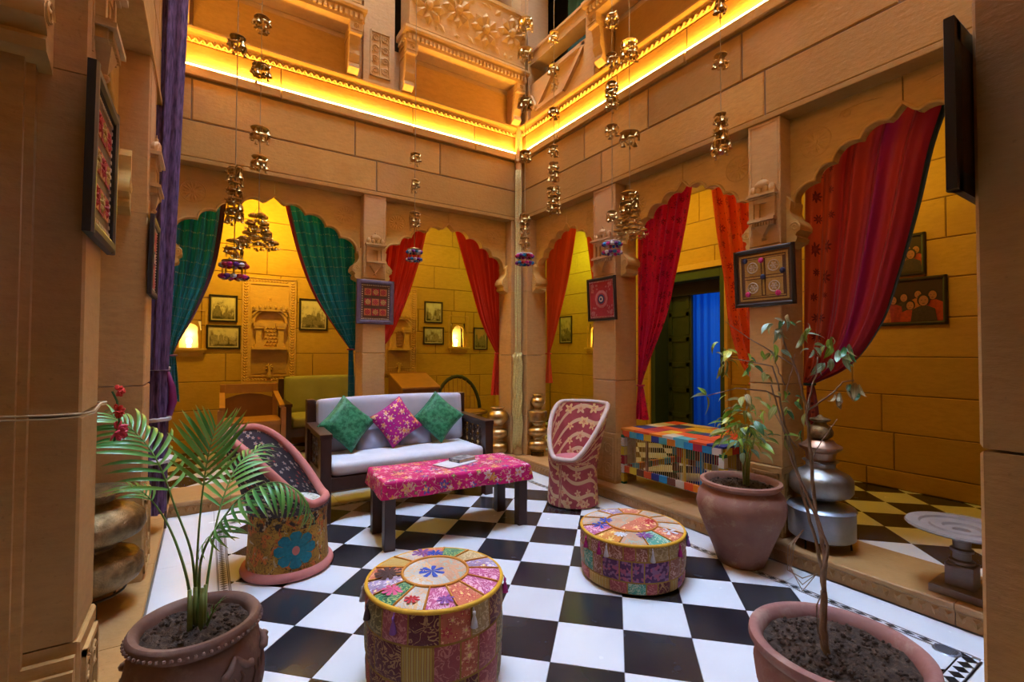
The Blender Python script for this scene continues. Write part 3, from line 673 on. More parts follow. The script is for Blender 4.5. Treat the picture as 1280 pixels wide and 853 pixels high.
# carved shrine panels on the gallery back wall
def jharokha(parent, fr, u0, u1, z0, z1):
    m = MB(); b = .085; c = (u0+u1)/2
    m.box(u0, u1, 0, .012, z0, z1)
    for (a0,a1,c0,c1) in ((u0,u1,z0,z0+.012),(u0,u1,z1-.012,z1),(u0,u0+.012,z0,z1),(u1-.012,u1,z0,z1),(u0+b,u1-b,z0+b,z0+b+.008),(u0+b,u1-b,z1-b,z1-b+.008),(u0+b,u0+b+.008,z0+b,z1-b),(u1-b-.008,u1-b,z0+b,z1-b)): m.box(a0,a1,.012,.024,c0,c1)
    z = z0+.045
    while z < z1-.03:
        for uu in (u0+b*.5, u1-b*.5):
            for sg in (-1, 1): m.add(*_leaf(uu+sg*.012, z, .045, sg*.7, .012, .014))
        z += .034
    u = u0+b
    while u < u1-b:
        for zz in (z0+b*.5, z1-b*.5): m.add(*_leaf(u, zz, .042, 1.2, .012, .014)); m.add(*_leaf(u, zz+.012, .036, -1.2, .012, .014))
        u += .034
    m.build('carved_border', M['carved'], parent, fr, norm=False, kind='stuff')
    m = MB(); W = (u1-u0)/2-b-.02; zs = z0+.42*(z1-z0)-.1; zs = 1.34
    m.box(c-W, c+W, .012, .10, zs-.02, zs+.01)
    for sg in (-1, 1):
        x = c+sg*(W*.62); m.box(x-.045, x+.045, .012, .085, zs+.01, zs+.05); m.box(x-.032, x+.032, .012, .075, zs+.05, zs+.24); m.box(x-.050, x+.050, .012, .09, zs+.24, zs+.27); m.box(x-.06, x+.06, .012, .095, zs+.27, zs+.31)
    m.build('shrine_base', M['carved'], parent, fr)
    # domed canopy with its arch
    m = MB(); R0 = W*.93; zc = zs+.31; pts = [(c+R0*cos(pi*k/20), .05, zc+R0*.92*sin(pi*k/20)) for k in range(21)]
    m.tube(pts, .018, 6); pts = [(c+R0*1.16*cos(pi*k/20), .07, zc+R0*1.05*sin(pi*k/20)) for k in range(3, 18)]; m.tube(pts, .014, 6)
    m.prism([(c-R0*1.05, zc+R0*.80), (c+R0*1.05, zc+R0*.80), (c+R0*1.05, zc+R0*1.02), (c+R0*.8, zc+R0*1.28), (c+R0*.3, zc+R0*1.42), (c-R0*.3, zc+R0*1.42), (c-R0*.8, zc+R0*1.28), (c-R0*1.05, zc+R0*1.02)], .012, .085, 'y')
    for i in range(7): u = c-R0*.95+R0*1.9*i/6; m.ball((u, .09, zc+R0*(1.0+.12*(1-abs(i-3)/3))), (.016,.014,.022), 6, 4)
    m.tube([(c, .03, zc+R0*1.4), (c, .03, zc+R0*1.62)], [.012, .005], 6); m.ball((c, .03, zc+R0*1.66), .014, 6, 4)
    m.build('shrine_canopy', M['carved'], parent, fr, smooth=.5)
    m = MB()   # lattice in the niche
    for i in range(4):
        for k in range(6): m.tube([(c-.055+.037*i+(.018 if k % 2 else 0), .016, zs+.03+k*.042), (c-.04+.037*i+(.018 if k % 2 else 0), .02, zs+.05+k*.042), (c-.02+.037*i+(.018 if k % 2 else 0), .016, zs+.03+k*.042)], .006, 4)
    m.build('lattice', M['carved'], parent, fr, kind='stuff')
    MB().prism([(c-W,1.02),(c+W,1.02),(c+W,zs-.02),(c-W,zs-.02)], .013, .02, 'y').build('dark_field', M['stone_low'], parent, fr)
    m = MB(); m.tube([(c,.03,.98),(c,.05,1.06),(c,.045,1.12)], [.03,.014,.02], 8); petal_flower(m, (c, 1.10), .05, .03, 7, .02); m.build('foot_finial', M['carved'], parent, fr)
jharokha(gwb, GB, -2.77, -2.16, .90, 2.22); jharokha(gwb, GB, -1.05, -.52, .98, 2.22)
# ------------------------------------------------------------------ doors
M['green_wood'] = plain('dark_green_wood', (.035,.060,.020), .55, bump=.3); M['blue'] = G('blue_cloth'); g = M['blue']
g.bump(g.noise(g.coord('Object'), 20), .3); M['blue'] = g.out((.008,.13,.80), .75)
t_ = g.n('ShaderNodeBsdfTranslucent'); g.set(t_.inputs[0], (.01,.20,.95)); mx = g.n('ShaderNodeMixShader'); g.set(mx.inputs[0], .4); g.t.links.new(g.b.outputs[0], mx.inputs[1]); g.t.links.new(t_.outputs[0], mx.inputs[2]); g.t.links.new(mx.outputs[0], g.t.nodes['Material Output'].inputs['Surface'])
M['teal_room'] = plain('teal_plaster', (.05,.42,.52), .8)
d1 = struct('door_1')
fr = GR
m = MB()
for (a,b,c_,d_) in ((-1.40,-1.33,.11,2.33),(-.37,-.30,.11,2.33),(-1.33,-.37,2.21,2.33)): m.box(a,b,-.30,.03,c_,d_)
m.build('door_frame', M['green_wood'], d1, fr, bevel=.006)
m = MB().box(-1.44,-1.40,-.02,.05,.11,2.38); m.box(-.30,-.26,-.02,.05,.11,2.38); m.box(-1.44,-.26,-.02,.06,2.33,2.40); m.build('stone_surround', M['arch'], d1, fr)
# open leaf, panelled, swung back against the left jamb
lf = MB().box(-.76,-.38,-.26,-.22,.12,2.20)
for k in range(6):
    z = .2+k*.335
    lf.box(-.73,-.41,-.222,-.205,z+.24,z+.30); lf.box(-.73,-.68,-.222,-.205,z,z+.30); lf.box(-.46,-.41,-.222,-.205,z,z+.30)
lf.build('door_leaf', M['green_wood'], d1, fr, bevel=.004)
m = MB(); m.box(-1.9,.2,-1.9,-1.85,0,2.6); m.box(-1.9,.2,-1.9,-.42,2.55,2.6); m.box(-1.9,-1.85,-1.9,-.42,0,2.6); m.box(.15,.2,-1.9,-.42,0,2.6); m.box(-1.9,.2,-1.9,-.42,.0,.1)
m.build('inner_room', M['teal_room'], d1, fr)
lamp('drape_daylight', (3.2,-1.1,1.7), 22, (.55,.8,1.0), .15)  # added light standing in for daylight behind the blue drape
MB().grid(lambda u, v: (-1.20+u*.50, -.33+.022*sin(u*26)+.008*sin(u*61), .16+v*2.03), 60, 3).build('blue_drape', M['blue'], d1, fr, smooth=True, norm=False)
MB().box(-1.33,-.37,-.20,-.14,2.05,2.21).build('painted_door_shade', M['dark'], d1, fr)  # dark box painting in the shade at the top of the doorway
d2 = struct('door_2'); m = MB()
for (a,b,c_,d_) in ((.93,1.01,.11,2.15),(1.67,1.75,.11,2.15),(1.01,1.67,2.05,2.15)): m.box(a,b,-.25,.02,c_,d_)
m.build('door_frame', M['green_wood'], d2, GB, bevel=.006)
m = MB().box(1.01,1.67,-.20,-.16,.12,2.05)
for a in (1.05,1.37):
    for z in (.2,.65,1.1,1.55): m.box(a,a+.26,-.165,-.145,z,z+.38)
m.build('door_leaf', M['green_wood'], d2, GB, bevel=.004)
m = MB().box(.84,.93,-.02,.05,.11,2.25); m.box(1.75,1.84,-.02,.05,.11,2.25); m.box(.84,1.84,-.02,.06,2.15,2.27); m.build('stone_surround', M['arch'], d2, GB)
# ================================================================== cloth and wood materials
M['dwood'] = plain('dark_brown_wood', (.055,.022,.014), .38, ns=8, bump=.15)
M['hwood'] = plain('honey_wood', (.42,.20,.06), .5, ns=10, bump=.1)
M['bwood'] = plain('brown_wood', (.20,.085,.03), .5, ns=10, bump=.1)
M['brass'] = plain('aged_brass', (.62,.44,.22), .38, 1.0, 14, .4, .5)
M['brass_dark'] = plain('tarnished_brass', (.33,.23,.11), .48, 1.0, 28, .48, .9)
M['copper'] = plain('aged_copper', (.55,.33,.22), .42, 1.0, 9, .35, .5)
M['tin'] = plain('tinned_metal', (.42,.43,.42), .45, 1.0, 9, .35, .5)
M['steel'] = plain('galvanised_steel', (.44,.52,.62), .42, .8, 8, .25, .4)
M['dstone'] = plain('grey_brown_stone', (.24,.19,.17), .6, ns=9, amt=.25, bump=.3)
M['string'] = plain('beige_string', (.62,.50,.30), .8)
def cloth(name, col, weave=260, rough=.85, trans=0.0, b=.15, sheen=.2, col_fn=None):
    g = G(name); uv = g.coord('UV'); c = col_fn(g, uv) if col_fn else g.mix(g.st(g.noise(uv, 6, 3), .3, .7), tuple(x*.82 for x in col), col)
    g.bump(g.noise(g.sc(uv, weave), 1.0, 2), b, .002); g.out(c, rough, Sheen_Weight=sheen*.2, Specular_IOR_Level=.3)
    if trans:
        t = g.n('ShaderNodeBsdfTranslucent'); g.set(t.inputs[0], c); mx = g.n('ShaderNodeMixShader'); g.set(mx.inputs[0], trans)
        g.t.links.new(g.b.outputs[0], mx.inputs[1]); g.t.links.new(t.outputs[0], mx.inputs[2])
        g.t.links.new(mx.outputs[0], g.t.nodes['Material Output'].inputs['Surface'])
    return g.m
# ------------------------------------------------------------------ soft shapes
def pillow(sx, sy, T, nu=16, pinch=.07, wr=.004, seed=1):
    m = MB(); ph = seed*1.7
    for sg in (1, -1):
        def f(u, v):
            x, y = u*2-1, v*2-1; e = (1-x**4)*(1-y**4); z = T/2*e**.55
            px = x*(1-pinch*(1-y*y)**1.0*(abs(x)**3)); py = y*(1-pinch*(1-x*x)*(abs(y)**3))
            k = wr*sin(7*x+ph)*sin(6*y+ph*2)*e
            return (px*sx/2, py*sy/2, sg*(z+k))
        m.grid(f, nu, nu, uvf=lambda u, v: (u*sx, v*sy))
    return m
def cushion_box(sx, sy, sz, r=.03, n=14, seed=0, bulge=.01):
    """box cushion with rounded edges (superellipsoid shell)"""
    m = MB()
    def P(x, y, z):
        q = Vector((x, y, z)); c = Vector((max(-sx/2+r, min(sx/2-r, x)), max(-sy/2+r, min(sy/2-r, y)), max(-sz/2+r, min(sz/2-r, z))))
        d = q-c; d = d.normalized()*r if d.length > 1e-9 else d
        p = c+d; bx = (1-(2*p.x/sx)**2); by = (1-(2*p.y/sy)**2); bz = (1-(2*p.z/sz)**2)
        p.z += (1 if z > 0 else -1)*bulge*max(0, bx*by)*(abs(2*z/sz))**3; p.y += (1 if y > 0 else -1)*bulge*max(0, bx*bz)*(abs(2*y/sy))**3*.7
        return p
    for ax in range(3):
        for sg in (-1, 1):
            def f(u, v):
                a = (sin((u-.5)*pi)/2)*1.0; b = (sin((v-.5)*pi)/2)
                if ax == 0: return P(sg*sx/2, a*sy, b*sz)
                if ax == 1: return P(a*sx, sg*sy/2, b*sz)
                return P(a*sx, b*sy, sg*sz/2)
            uvf = (lambda u, v: (u*sy, v*sz)) if ax == 0 else (lambda u, v: (u*sx, v*sz)) if ax == 1 else (lambda u, v: (u*sx, v*sy))
            m.grid(f, n, n, uvf=uvf)
    return m
def weld(o, d=1e-4):
    bm = bmesh.new(); bm.from_mesh(o.data); bmesh.ops.remove_doubles(bm, verts=bm.verts, dist=d); bmesh.ops.recalc_face_normals(bm, faces=bm.faces); bm.to_mesh(o.data); bm.free()
    o.data.polygons.foreach_set('use_smooth', [True]*len(o.data.polygons)); return o
# ------------------------------------------------------------------ settee
M['grey_fab'] = cloth('pale_grey_fabric', (.52,.52,.60)); M['white_fab'] = cloth('off_white_fabric', (.72,.74,.80))
so = thing('settee', 'dark wooden settee with grey back cushion, white seat and pierced side panels', 'sofa', (-1.65,-.585,0))
W, D = .75, .335
for x in (-1, 1):
    MB().box(x*W-(.08 if x > 0 else 0), x*W+(.08 if x < 0 else 0), -D, -D+.085, 0, .66).build('front_post', M['dwood'], so, bevel=.005)
    MB().box(x*W-(.065 if x > 0 else 0), x*W+(.065 if x < 0 else 0), D-.09, D, 0, .885).build('back_post', M['dwood'], so, bevel=.005)
    xc = x*(W-.04)
    MB().prism([(-D+.0,.635),(D-.09,.655),(D-.09,.695),(-D,.672)], xc-.045, xc+.045, 'x').build('armrest', M['dwood'], so, bevel=.004)
    MB().box(xc-.02, xc+.02, -D+.085, D-.09, .24, .34).build('side_rail', M['dwood'], so)
    sp = MB(); y0, y1, z0, z1 = -D+.085, D-.09, .34, .64
    for a in (y0, y1-.03): sp.box(xc-.015, xc+.015, a, a+.03, z0, z1)
    for a in (z0, z1-.03): sp.box(xc-.015, xc+.015, y0, y1, a, a+.03)
    o = sp.build('side_frame', M['dwood'], so)
    lt = MB(); ny, nz = 4, 3
    for i in range(ny):
        for k in range(nz):
            cy = y0+.03+(y1-y0-.06)*(i+.5)/ny; cz = z0+.03+(z1-z0-.06)*(k+.5)/nz; r = .044
            for q in range(6):
                a = pi*q/6; lt.bar((xc, cy-r*cos(a), cz-r*sin(a)), (xc, cy+r*cos(a), cz+r*sin(a)), .007, .012, (1,0,0))
            lt.tube([(xc, cy+r*cos(2*pi*q/12), cz+r*sin(2*pi*q/12)) for q in range(12)], .005, 4, closed=True)
    lt.build('pierced_panel', M['dwood'], so)
MB().box(-W+.08, W-.08, -D+.01, -D+.05, .235, .335).build('front_rail', M['dwood'], so, bevel=.004)
MB().box(-W+.065, W-.065, D-.06, D-.02, .24, .87).build('back_board', M['dwood'], so)
MB().box(-W+.08, W-.08, -D+.05, D-.06, .30, .33).build('seat_board', M['dwood'], so)
o = cushion_box(2*W-.17, .58, .105, .035, 18, bulge=.012).build('seat_cushion', M['white_fab'], so, Matrix.Translation((0,-.03,.392))); weld(o)
o = cushion_box(2*W-.14, .12, .45, .035, 18, bulge=.016).build('back_cushion', M['grey_fab'], so, Matrix.Translation((0,D-.13,.665)) @ Matrix.Rotation(radians(-6), 4, 'X')); weld(o)
MB().box(-W+.17,-W+.19,-.18,.1,.32,.44)
M['lumbar'] = cloth('blue_grey_fabric', (.34,.38,.52))
for x in (-.22, .16):
    o = pillow(.34,.22,.10).build('lumbar_pad', M['lumbar'], so, Matrix.Translation((x,.10,.52)) @ Matrix.Rotation(radians(68), 4, 'X')); weld(o)
def green_col(g, uv):
    w_ = g.n('ShaderNodeTexBrick', {'offset': .5}, Vector=uv, Scale=38, Color1=(0,0,0,1), Color2=(0,0,0,1), Mortar=(1,1,1,1), Mortar_Size=.05).outputs[0]
    n_ = g.noise(uv, 30, 3); base = g.mix(g.st(g.noise(uv, 9, 3), .3, .7), (.004,.075,.032), (.008,.16,.06))
    return g.mix(g.ma('MULTIPLY', g.sep(w_)[0], g.st(n_, .42, .55)), base, (.07,.32,.15))
M['green_bro'] = cloth('green_brocade', (0,0,0), rough=.5, sheen=.5, col_fn=green_col)
def pinkc(g, uv):
    c = floral(g, uv, 11, 5, .40, (.42,.004,.20), [(.85,.62,.45),(.80,.22,.08),(.75,.42,.30)], centre=(.75,.35,.05))
    return floral(g, uv, 26, 4, .30, c, [(.70,.30,.08),(.12,.02,.25),(.8,.5,.45)], (3,1,0))
M['pink_cush'] = cloth('magenta_floral', (0,0,0), rough=.6, col_fn=pinkc)
def throw_cushion(label, mat, c, spin, lean, yaw, s, edge):
    t = thing('throw_cushion', label, 'cushion', c, 0, 'cushions on the settee')
    Mx = Matrix.Rotation(radians(yaw), 4, 'Z') @ Matrix.Rotation(radians(90-lean), 4, 'X') @ Matrix.Rotation(radians(spin), 4, 'Z')
    o = pillow(s, s, .12, 18, .09, .005, spin).build('cushion_cover', mat, t, Mx); weld(o)
    k = s/2*.985; pts = []
    for (a, b) in (((-1,-1),(1,-1)),((1,-1),(1,1)),((1,1),(-1,1)),((-1,1),(-1,-1))):
        for i in range(8):
            q = i/8; x = a[0]+(b[0]-a[0])*q; y = a[1]+(b[1]-a[1])*q; pn = .09
            pts.append((k*x*(1-pn*(1-y*y)*(abs(x)**3)), k*y*(1-pn*(1-x*x)*(abs(y)**3)), 0))
    MB().tube(pts, .006, 6, closed=True).build('piping', edge, t, Mx, smooth=True); return t
M['green_edge'] = plain('green_piping', (.012,.20,.10), .6); M['pink_edge'] = plain('pink_piping', (.45,.01,.18), .6)
throw_cushion('green brocade cushion standing on its corner at the left arm of the settee', M['green_bro'], (-2.115,-.545,.69), 45, 22, 8, .355, M['green_edge'])
throw_cushion('magenta floral cushion tilted between the two green cushions', M['pink_cush'], (-1.69,-.545,.675), 33, 22, -4, .34, M['pink_edge'])
throw_cushion('green brocade cushion leaning near the right end of the settee', M['green_bro'], (-1.28,-.54,.69), 47, 22, -10, .355, M['green_edge'])
# ------------------------------------------------------------------ coffee table and its cloth
TZ = -.070
ct = thing('coffee_table', 'low dark brown coffee table with four square legs before the settee', 'table', (-1.595,-1.475,0), TZ)
for x in (-1, 1):
    for y in (-1, 1): MB().box(x*.50-.036, x*.50+.036, y*.175-.036, y*.175+.036, 0, .43).build('leg', M['dwood'], ct, bevel=.004)
MB().box(-.535,.535,-.215,.215,.425,.452).build('tabletop', M['dwood'], ct, bevel=.003)
def clothc(g, uv):
    b = g.mix(g.st(g.noise(uv, 5, 2), .35, .7), (.50,.002,.10), (.74,.004,.20))
    c = floral(g, uv, 9, 5, .34, b, [(.05,.12,.10),(.75,.45,.15),(.80,.55,.60),(.10,.08,.30),(.70,.28,.04)], (2,5,0), (.75,.30,.12))
    c = floral(g, uv, 17, 4, .28, c, [(.80,.50,.60),(.15,.20,.05),(.75,.40,.12),(.35,.01,.06)], (7,3,0), (.8,.6,.2))
    ln = g.ma('LESS_THAN', g.ma('ABSOLUTE', g.ma('SUBTRACT', g.noise(uv, 14, 2, .5, .8), .5)), .012)
    return g.mix(ln, c, (.75,.42,.30))
M['table_cloth'] = cloth('pink_printed_cloth', (0,0,0), rough=.55, b=.08, sheen=.1, col_fn=clothc)
def tcloth():
    hx, hy, dr = .552, .232, .112; nx, ny = 56, 30; m = MB()
    def f(u, v):
        a = (u*2-1)*(hx+dr); b = (v*2-1)*(hy+dr); ox, oy = max(0, abs(a)-hx), max(0, abs(b)-hy); o = max(ox, oy)
        x = max(-hx, min(hx, a)); y = max(-hy, min(hy, b)); z = .458-o + (.0 if o else .0015*sin(a*14)*cos(b*11))
        k = o/dr; w_ = .006*k*sin(a*22+b*15)+.010*k
        if ox > 0: x += (1 if a > 0 else -1)*w_
        if oy > 0: y += (1 if b > 0 else -1)*w_
        z -= .006*k*sin(a*9+1)*cos(b*7)
        return (x, y, z)
    m.grid(f, nx, ny, uvf=lambda u, v: (u*1.32, v*.68)); return m
o = tcloth().build('tablecloth', M['table_cloth'], None, smooth=True); o.location = (-1.595,-1.475,0); o.rotation_euler = (0,0,TZ)
tag(o, 'hot pink floral cloth draped over the low coffee table', 'tablecloth')
paper = plain('paper', (.72,.72,.70), .7); 
mg = thing('magazine', 'thin white magazine lying under the book on the pink cloth', 'magazine', (-1.535,-1.435,.460), .35)
MB().box(-.15,.15,-.09,.09,0,.006).build('pages', paper, mg); 
bk = thing('book', 'book with a grey picture cover lying on top of the magazine', 'book', (-1.46,-1.40,.4665), .30)
MB().box(-.083,.083,-.055,.055,.003,.021).build('page_block', plain('aged_pages', (.55,.42,.30), .8), bk)
g = G('grey_cover'); gc = g.ramp(g.noise(g.coord('Object'), 26, 4), [(.35,(.04,.04,.05)),(.5,(.22,.22,.22)),(.62,(.50,.48,.44))]); gcov = g.out(gc, .35)
m = MB().box(-.086,.086,-.058,.058,0,.003); m.box(-.086,.086,-.058,.058,.021,.024); m.box(-.088,-.084,-.058,.058,0,.024); m.build('cover', gcov, bk)
# ------------------------------------------------------------------ embroidered patches
def embroid(name, base, cols, kind, sc=1.0):
    g = G(name); uv = g.sc(g.coord('UV'), sc); uv = g.vadd(uv, g.comb(g.ma('MULTIPLY', g.rnd(), 7.0), g.ma('MULTIPLY', g.rnd(), 3.0)))
    b = g.mix(g.st(g.noise(uv, 14, 3), .3, .7), tuple(x*.7 for x in base), base)
    if kind == 'floral': c = floral(g, uv, 16, 6, .40, b, cols); c = floral(g, uv, 38, 4, .33, c, cols[::-1], (4,2,0))
    elif kind == 'scribble': c = g.mix(g.ma('LESS_THAN', g.ma('ABSOLUTE', g.ma('SUBTRACT', g.noise(uv, 26, 2, .5, 1.2), .5)), .035), b, cols[0])
    elif kind == 'dots': vo = g.vor(uv, 48, .1, '2D'); c = g.mix(g.ma('LESS_THAN', vo.outputs[0], .28), b, cols[0])
    elif kind == 'stripe': wv = g.n('ShaderNodeTexWave', {'bands_direction': 'X'}, Vector=uv, Scale=16, Distortion=.6).outputs[1]; c = g.ramp(wv, [(0,b_) if False else (0, base), (.45, cols[0]), (.7, cols[-1])], 'CONSTANT')
    else: vo = g.vor(uv, 70, 1, '2D', 'F1'); c = g.ramp(g.sep(vo.outputs['Color'])[0], [(0, base), (.35, cols[0]), (.6, cols[-1]), (.85, base)], 'CONSTANT')
    g.bump(g.noise(g.coord('UV'), 160, 2), .5, .004); return g.out(c, .8, Sheen_Weight=.2)
PT = dict(
 pink=embroid('pink_embroidery', (.62,.10,.26), [(.85,.50,.62),(.7,.03,.12)], 'scribble'), coral=embroid('coral_embroidery', (.72,.18,.08), [(.85,.42,.25),(.55,.05,.05)], 'floral'),
 white=embroid('white_sequin', (.66,.62,.54), [(.75,.45,.20),(.3,.3,.45)], 'scribble'), sand=embroid('sand_embroidery', (.52,.36,.14), [(.68,.55,.30),(.25,.12,.05)], 'scribble'),
 olive=embroid('olive_brocade', (.22,.17,.04), [(.50,.40,.14),(.10,.08,.02)], 'scribble'), maroon=embroid('maroon_brocade', (.16,.02,.025), [(.50,.26,.10),(.35,.03,.05)], 'scribble'),
 rose=embroid('rose_cloth', (.46,.09,.09), [(.62,.22,.18),(.30,.04,.05)], 'scribble'), purple=embroid('purple_cloth', (.10,.02,.10), [(.30,.12,.24),(.45,.10,.18)], 'mosaic'),
 green=embroid('green_patch', (.02,.20,.09), [(.35,.50,.15),(.6,.4,.2)], 'scribble'), blue=embroid('blue_patch', (.05,.08,.36), [(.5,.5,.75),(.7,.7,.75)], 'floral'),
 brown=embroid('brown_patch', (.10,.05,.02), [(.40,.24,.08),(.2,.1,.03)], 'mosaic'), orange=embroid('orange_patch', (.75,.27,.03), [(.85,.55,.15),(.7,.12,.04)], 'floral'),
 lilac=embroid('lilac_patch', (.38,.28,.46), [(.65,.55,.72),(.3,.08,.2)], 'floral'), copper=embroid('copper_lace', (.40,.14,.08), [(.72,.46,.36),(.3,.1,.05)], 'scribble'),
 peach=embroid('peach_lace', (.68,.36,.20), [(.35,.42,.34),(.75,.6,.45)], 'scribble'), mint=embroid('mint_lace', (.10,.42,.30), [(.55,.62,.45),(.02,.2,.12)], 'scribble'),
 gold=embroid('gold_stripe', (.55,.34,.05), [(.30,.05,.04),(.60,.45,.12)], 'stripe'))
M['piping_y'] = plain('yellow_piping', (.78,.42,.02), .7, ns=40); M['piping_o'] = plain('orange_stitching', (.66,.26,.03), .8, ns=40)
M['seam'] = plain('ochre_seam', (.45,.24,.04), .85, ns=40)
def pouf(label, c, r, h, seed, top, rows, cen, tas, rz=0):
    t = thing('pouf', label, 'pouf', c, rz, 'patchwork poufs'); rr = random.Random(seed)
    body = [(0,.001),(r*.90,.002),(r*.955,.02),(r*.985,h*.35),(r*.99,h*.7),(r*.975,h-.022),(r*.93,h-.008),(r*.5,h+.008),(0,h+.014)]
    MB().lathe(body, 48, cap=False).build('body', M['seam'], t, smooth=True)
    def Rz(z): return r*(.955+.035*min(1, z/(h*.5))) if z < h*.7 else r*.99-.02*r*((z-h*.7)/(h*.3))
    # side patches
    z = .012; n_rows = len(rows)
    for ri, (hh, pal) in enumerate(rows):
        z1 = z+hh*(h-.03); a = rr.uniform(0, .5); end = a+2*pi; first = a; i = 0
        while a < end-.02:
            da = rr.choice((.22,.34,.42,.5,.28)) if hh > .25 else rr.choice((.34,.5,.42)); b = min(a+da, end)
            if end-b < .12: b = end
            na = max(3, int((b-a)/.07)); 
            def f(u, v, a=a, b=b, z=z, z1=z1):
                aa = a+.012+(b-a-.024)*u; zz = z+.004+(z1-z-.008)*v; e = min(1, 8*min(u, 1-u, v, 1-v)); q = Rz(zz)+.0015+.0045*e
                return (q*cos(aa), q*sin(aa), zz)
            MB().grid(f, na, 6, uvf=lambda u, v, L=(b-a)*r, H=(z1-z): (u*L, v*H)).build('side_patch', PT[rr.choice(pal)], t, smooth=True, norm=False)
            a = b; i += 1
        z = z1
    # top wedges
    n = len(top); 
    def zt(q): return h+.013-.022*(q/r)**2*.9
    for i, k in enumerate(top):
        a, b = 2*pi*i/n, 2*pi*(i+1)/n
        def f(u, v, a=a, b=b):
            q = r*.50+(r*.965-r*.50)*v; aa = a+.02+(b-a-.04)*u; e = min(1, 6*min(u, 1-u, v, 1-v)); return (q*cos(aa), q*sin(aa), zt(q)+.001+.006*e)
        MB().grid(f, 6, 6, uvf=lambda u, v: (u*.14, v*.14)).build('top_wedge', PT[k], t, smooth=True, norm=False)
    for sg, k in zip((0, 1), cen):
        def f(u, v, sg=sg):
            aa = pi*sg+.2+pi*u; q = r*.47*v; e = 1-v**6; return (q*cos(aa), q*sin(aa)*.985, zt(q)+.002+.006*e)
        MB().grid(f, 20, 6, uvf=lambda u, v: (.1*v*cos(pi*u), .1*v*sin(pi*u))).build('centre_patch', PT[k], t, smooth=True, norm=False)
    m = MB(); m.tube([(r*.485*cos(a*pi/20), r*.485*sin(a*pi/20), zt(r*.485)+.004) for a in range(40)], .006, 6, closed=True)
    m.build('centre_piping', M['piping_o'], t, smooth=True)
    m = MB()
    for i in range(n): a = 2*pi*i/n; m.tube([(r*(.49+.475*k/4)*cos(a), r*(.49+.475*k/4)*sin(a), zt(r*(.49+.475*k/4))+.004) for k in range(5)], .0035, 5)
    m.build('wedge_seams', M['piping_o'], t, smooth=True)
    # appliqué flowers on the top
    for (q, a, s, c1, nn) in tas['flowers']:
        m = MB(); cx, cy = q*r*cos(a), q*r*sin(a); zz = zt(q*r)+.008
        for k in range(nn):
            b = 2*pi*k/nn; vs = [(cx, cy, zz+.004)]+[(cx+s*rr_*cos(b+d), cy+s*rr_*sin(b+d), zz) for rr_, d in ((.5,-.32),(1,-.2),(1.05,0),(1,.2),(.5,.32))]
            m.add(vs, [(0,1,2),(0,2,3),(0,3,4),(0,4,5)])
        m.build('applique_flower', tas[c1], t, norm=False)
    m = MB(); m.tube([((r*.985)*cos(a*pi/32), (r*.985)*sin(a*pi/32), h-.012) for a in range(64)], .009, 8, closed=True); m.build('rim_piping', M['piping_y'], t, smooth=True)
    for a, cc in tas['tassels']:
        m = MB(); x, y = (r+.012)*cos(a), (r+.012)*sin(a); zz = h-.018
        m.tube([(x*.98,y*.98,zz),(x,y,zz-.012)], .0022, 5); m.lathe([(0,0),(.005,-.002),(.006,-.012),(.004,-.016),(.010,-.035),(.014,-.058),(0,-.058)], 10, (x, y, zz-.010), cap=False)
        m.build('tassel', tas[cc], t, smooth=True)
    return t
tc = dict(red=plain('red_thread', (.55,.02,.03), .8), teal=plain('teal_thread', (.02,.28,.26), .8), wht=plain('white_thread', (.75,.75,.76), .8), mag=plain('magenta_thread', (.50,.01,.20), .8),
          brn=plain('dark_brown_thread', (.07,.025,.02), .8), blu=plain('blue_thread', (.03,.08,.45), .8), rse=plain('rose_thread', (.75,.12,.25), .8), pur=plain('purple_thread', (.25,.08,.30), .8))
view1 = atan2(-4.69+2.88, -3.13+2.33)   # direction from the near pouf to the front gallery
t1 = dict(tc, tassels=[(view1+.12,'wht'),(view1-.95,'teal'),(view1-.72,'red'),(view1+.62,'brn'),(view1+1.15,'pur'),(view1+2.2,'wht'),(view1+3.2,'mag'),(view1-2.2,'teal')],
          flowers=[(.68,view1+.08,.055,'brn',10),(.70,view1-1.15,.045,'pur',8),(.64,view1-.98,.0,'blu',6),(.60,view1-1.45,.035,'blu',8),(.74,view1+.80,.042,'rse',9),(.82,view1+1.85,.032,'pur',8),(.80,view1+1.3,.03,'red',8),(.10,view1+1.2,.05,'blu',7),(.17,view1+.3,.02,'blu',5)])
pouf('taller patchwork pouf with a white centre patch and white tassel, nearest the camera', (-2.335,-2.885,0), .272, .40, 4,
     ['coral','pink','pink','lilac','sand','green','coral','white','gold','coral','lilac','green','white','pink'], [(.33,['olive','rose','brown','maroon','coral']),(.37,['rose','gold','purple','brown','olive','maroon','coral']),(.30,['olive','maroon','rose','sand','coral'])], ('peach','white'), t1, view1+.3)
t2 = dict(tc, tassels=[(view1-1.0,'mag'),(view1-.85,'wht'),(view1-.05,'wht'),(view1+.55,'mag'),(view1+1.1,'pur'),(view1+1.25,'teal'),(view1-1.35,'mag'),(view1+2.4,'wht')],
          flowers=[(.70,view1-.7,.036,'wht',9),(.66,view1-1.5,.05,'blu',6),(.5,view1-1.9,.04,'blu',7),(.35,view1+1.4,.038,'red',7),(.66,view1-.05,.045,'pur',8),(.74,view1+.75,.05,'wht',5)])
pouf('lower patchwork pouf with peach and copper lace side patches, left of the bushy pot', (-1.0,-2.70,0), .300, .285, 9,
     ['peach','coral','lilac','white','peach','pink','orange','peach','mint','coral','white','peach'], [(.26,['mint','rose','purple','gold','maroon']),(.44,['copper','peach','mint','copper','purple','peach']),(.30,['sand','maroon','rose','sand','copper'])], ('peach','coral'), t2, 0)
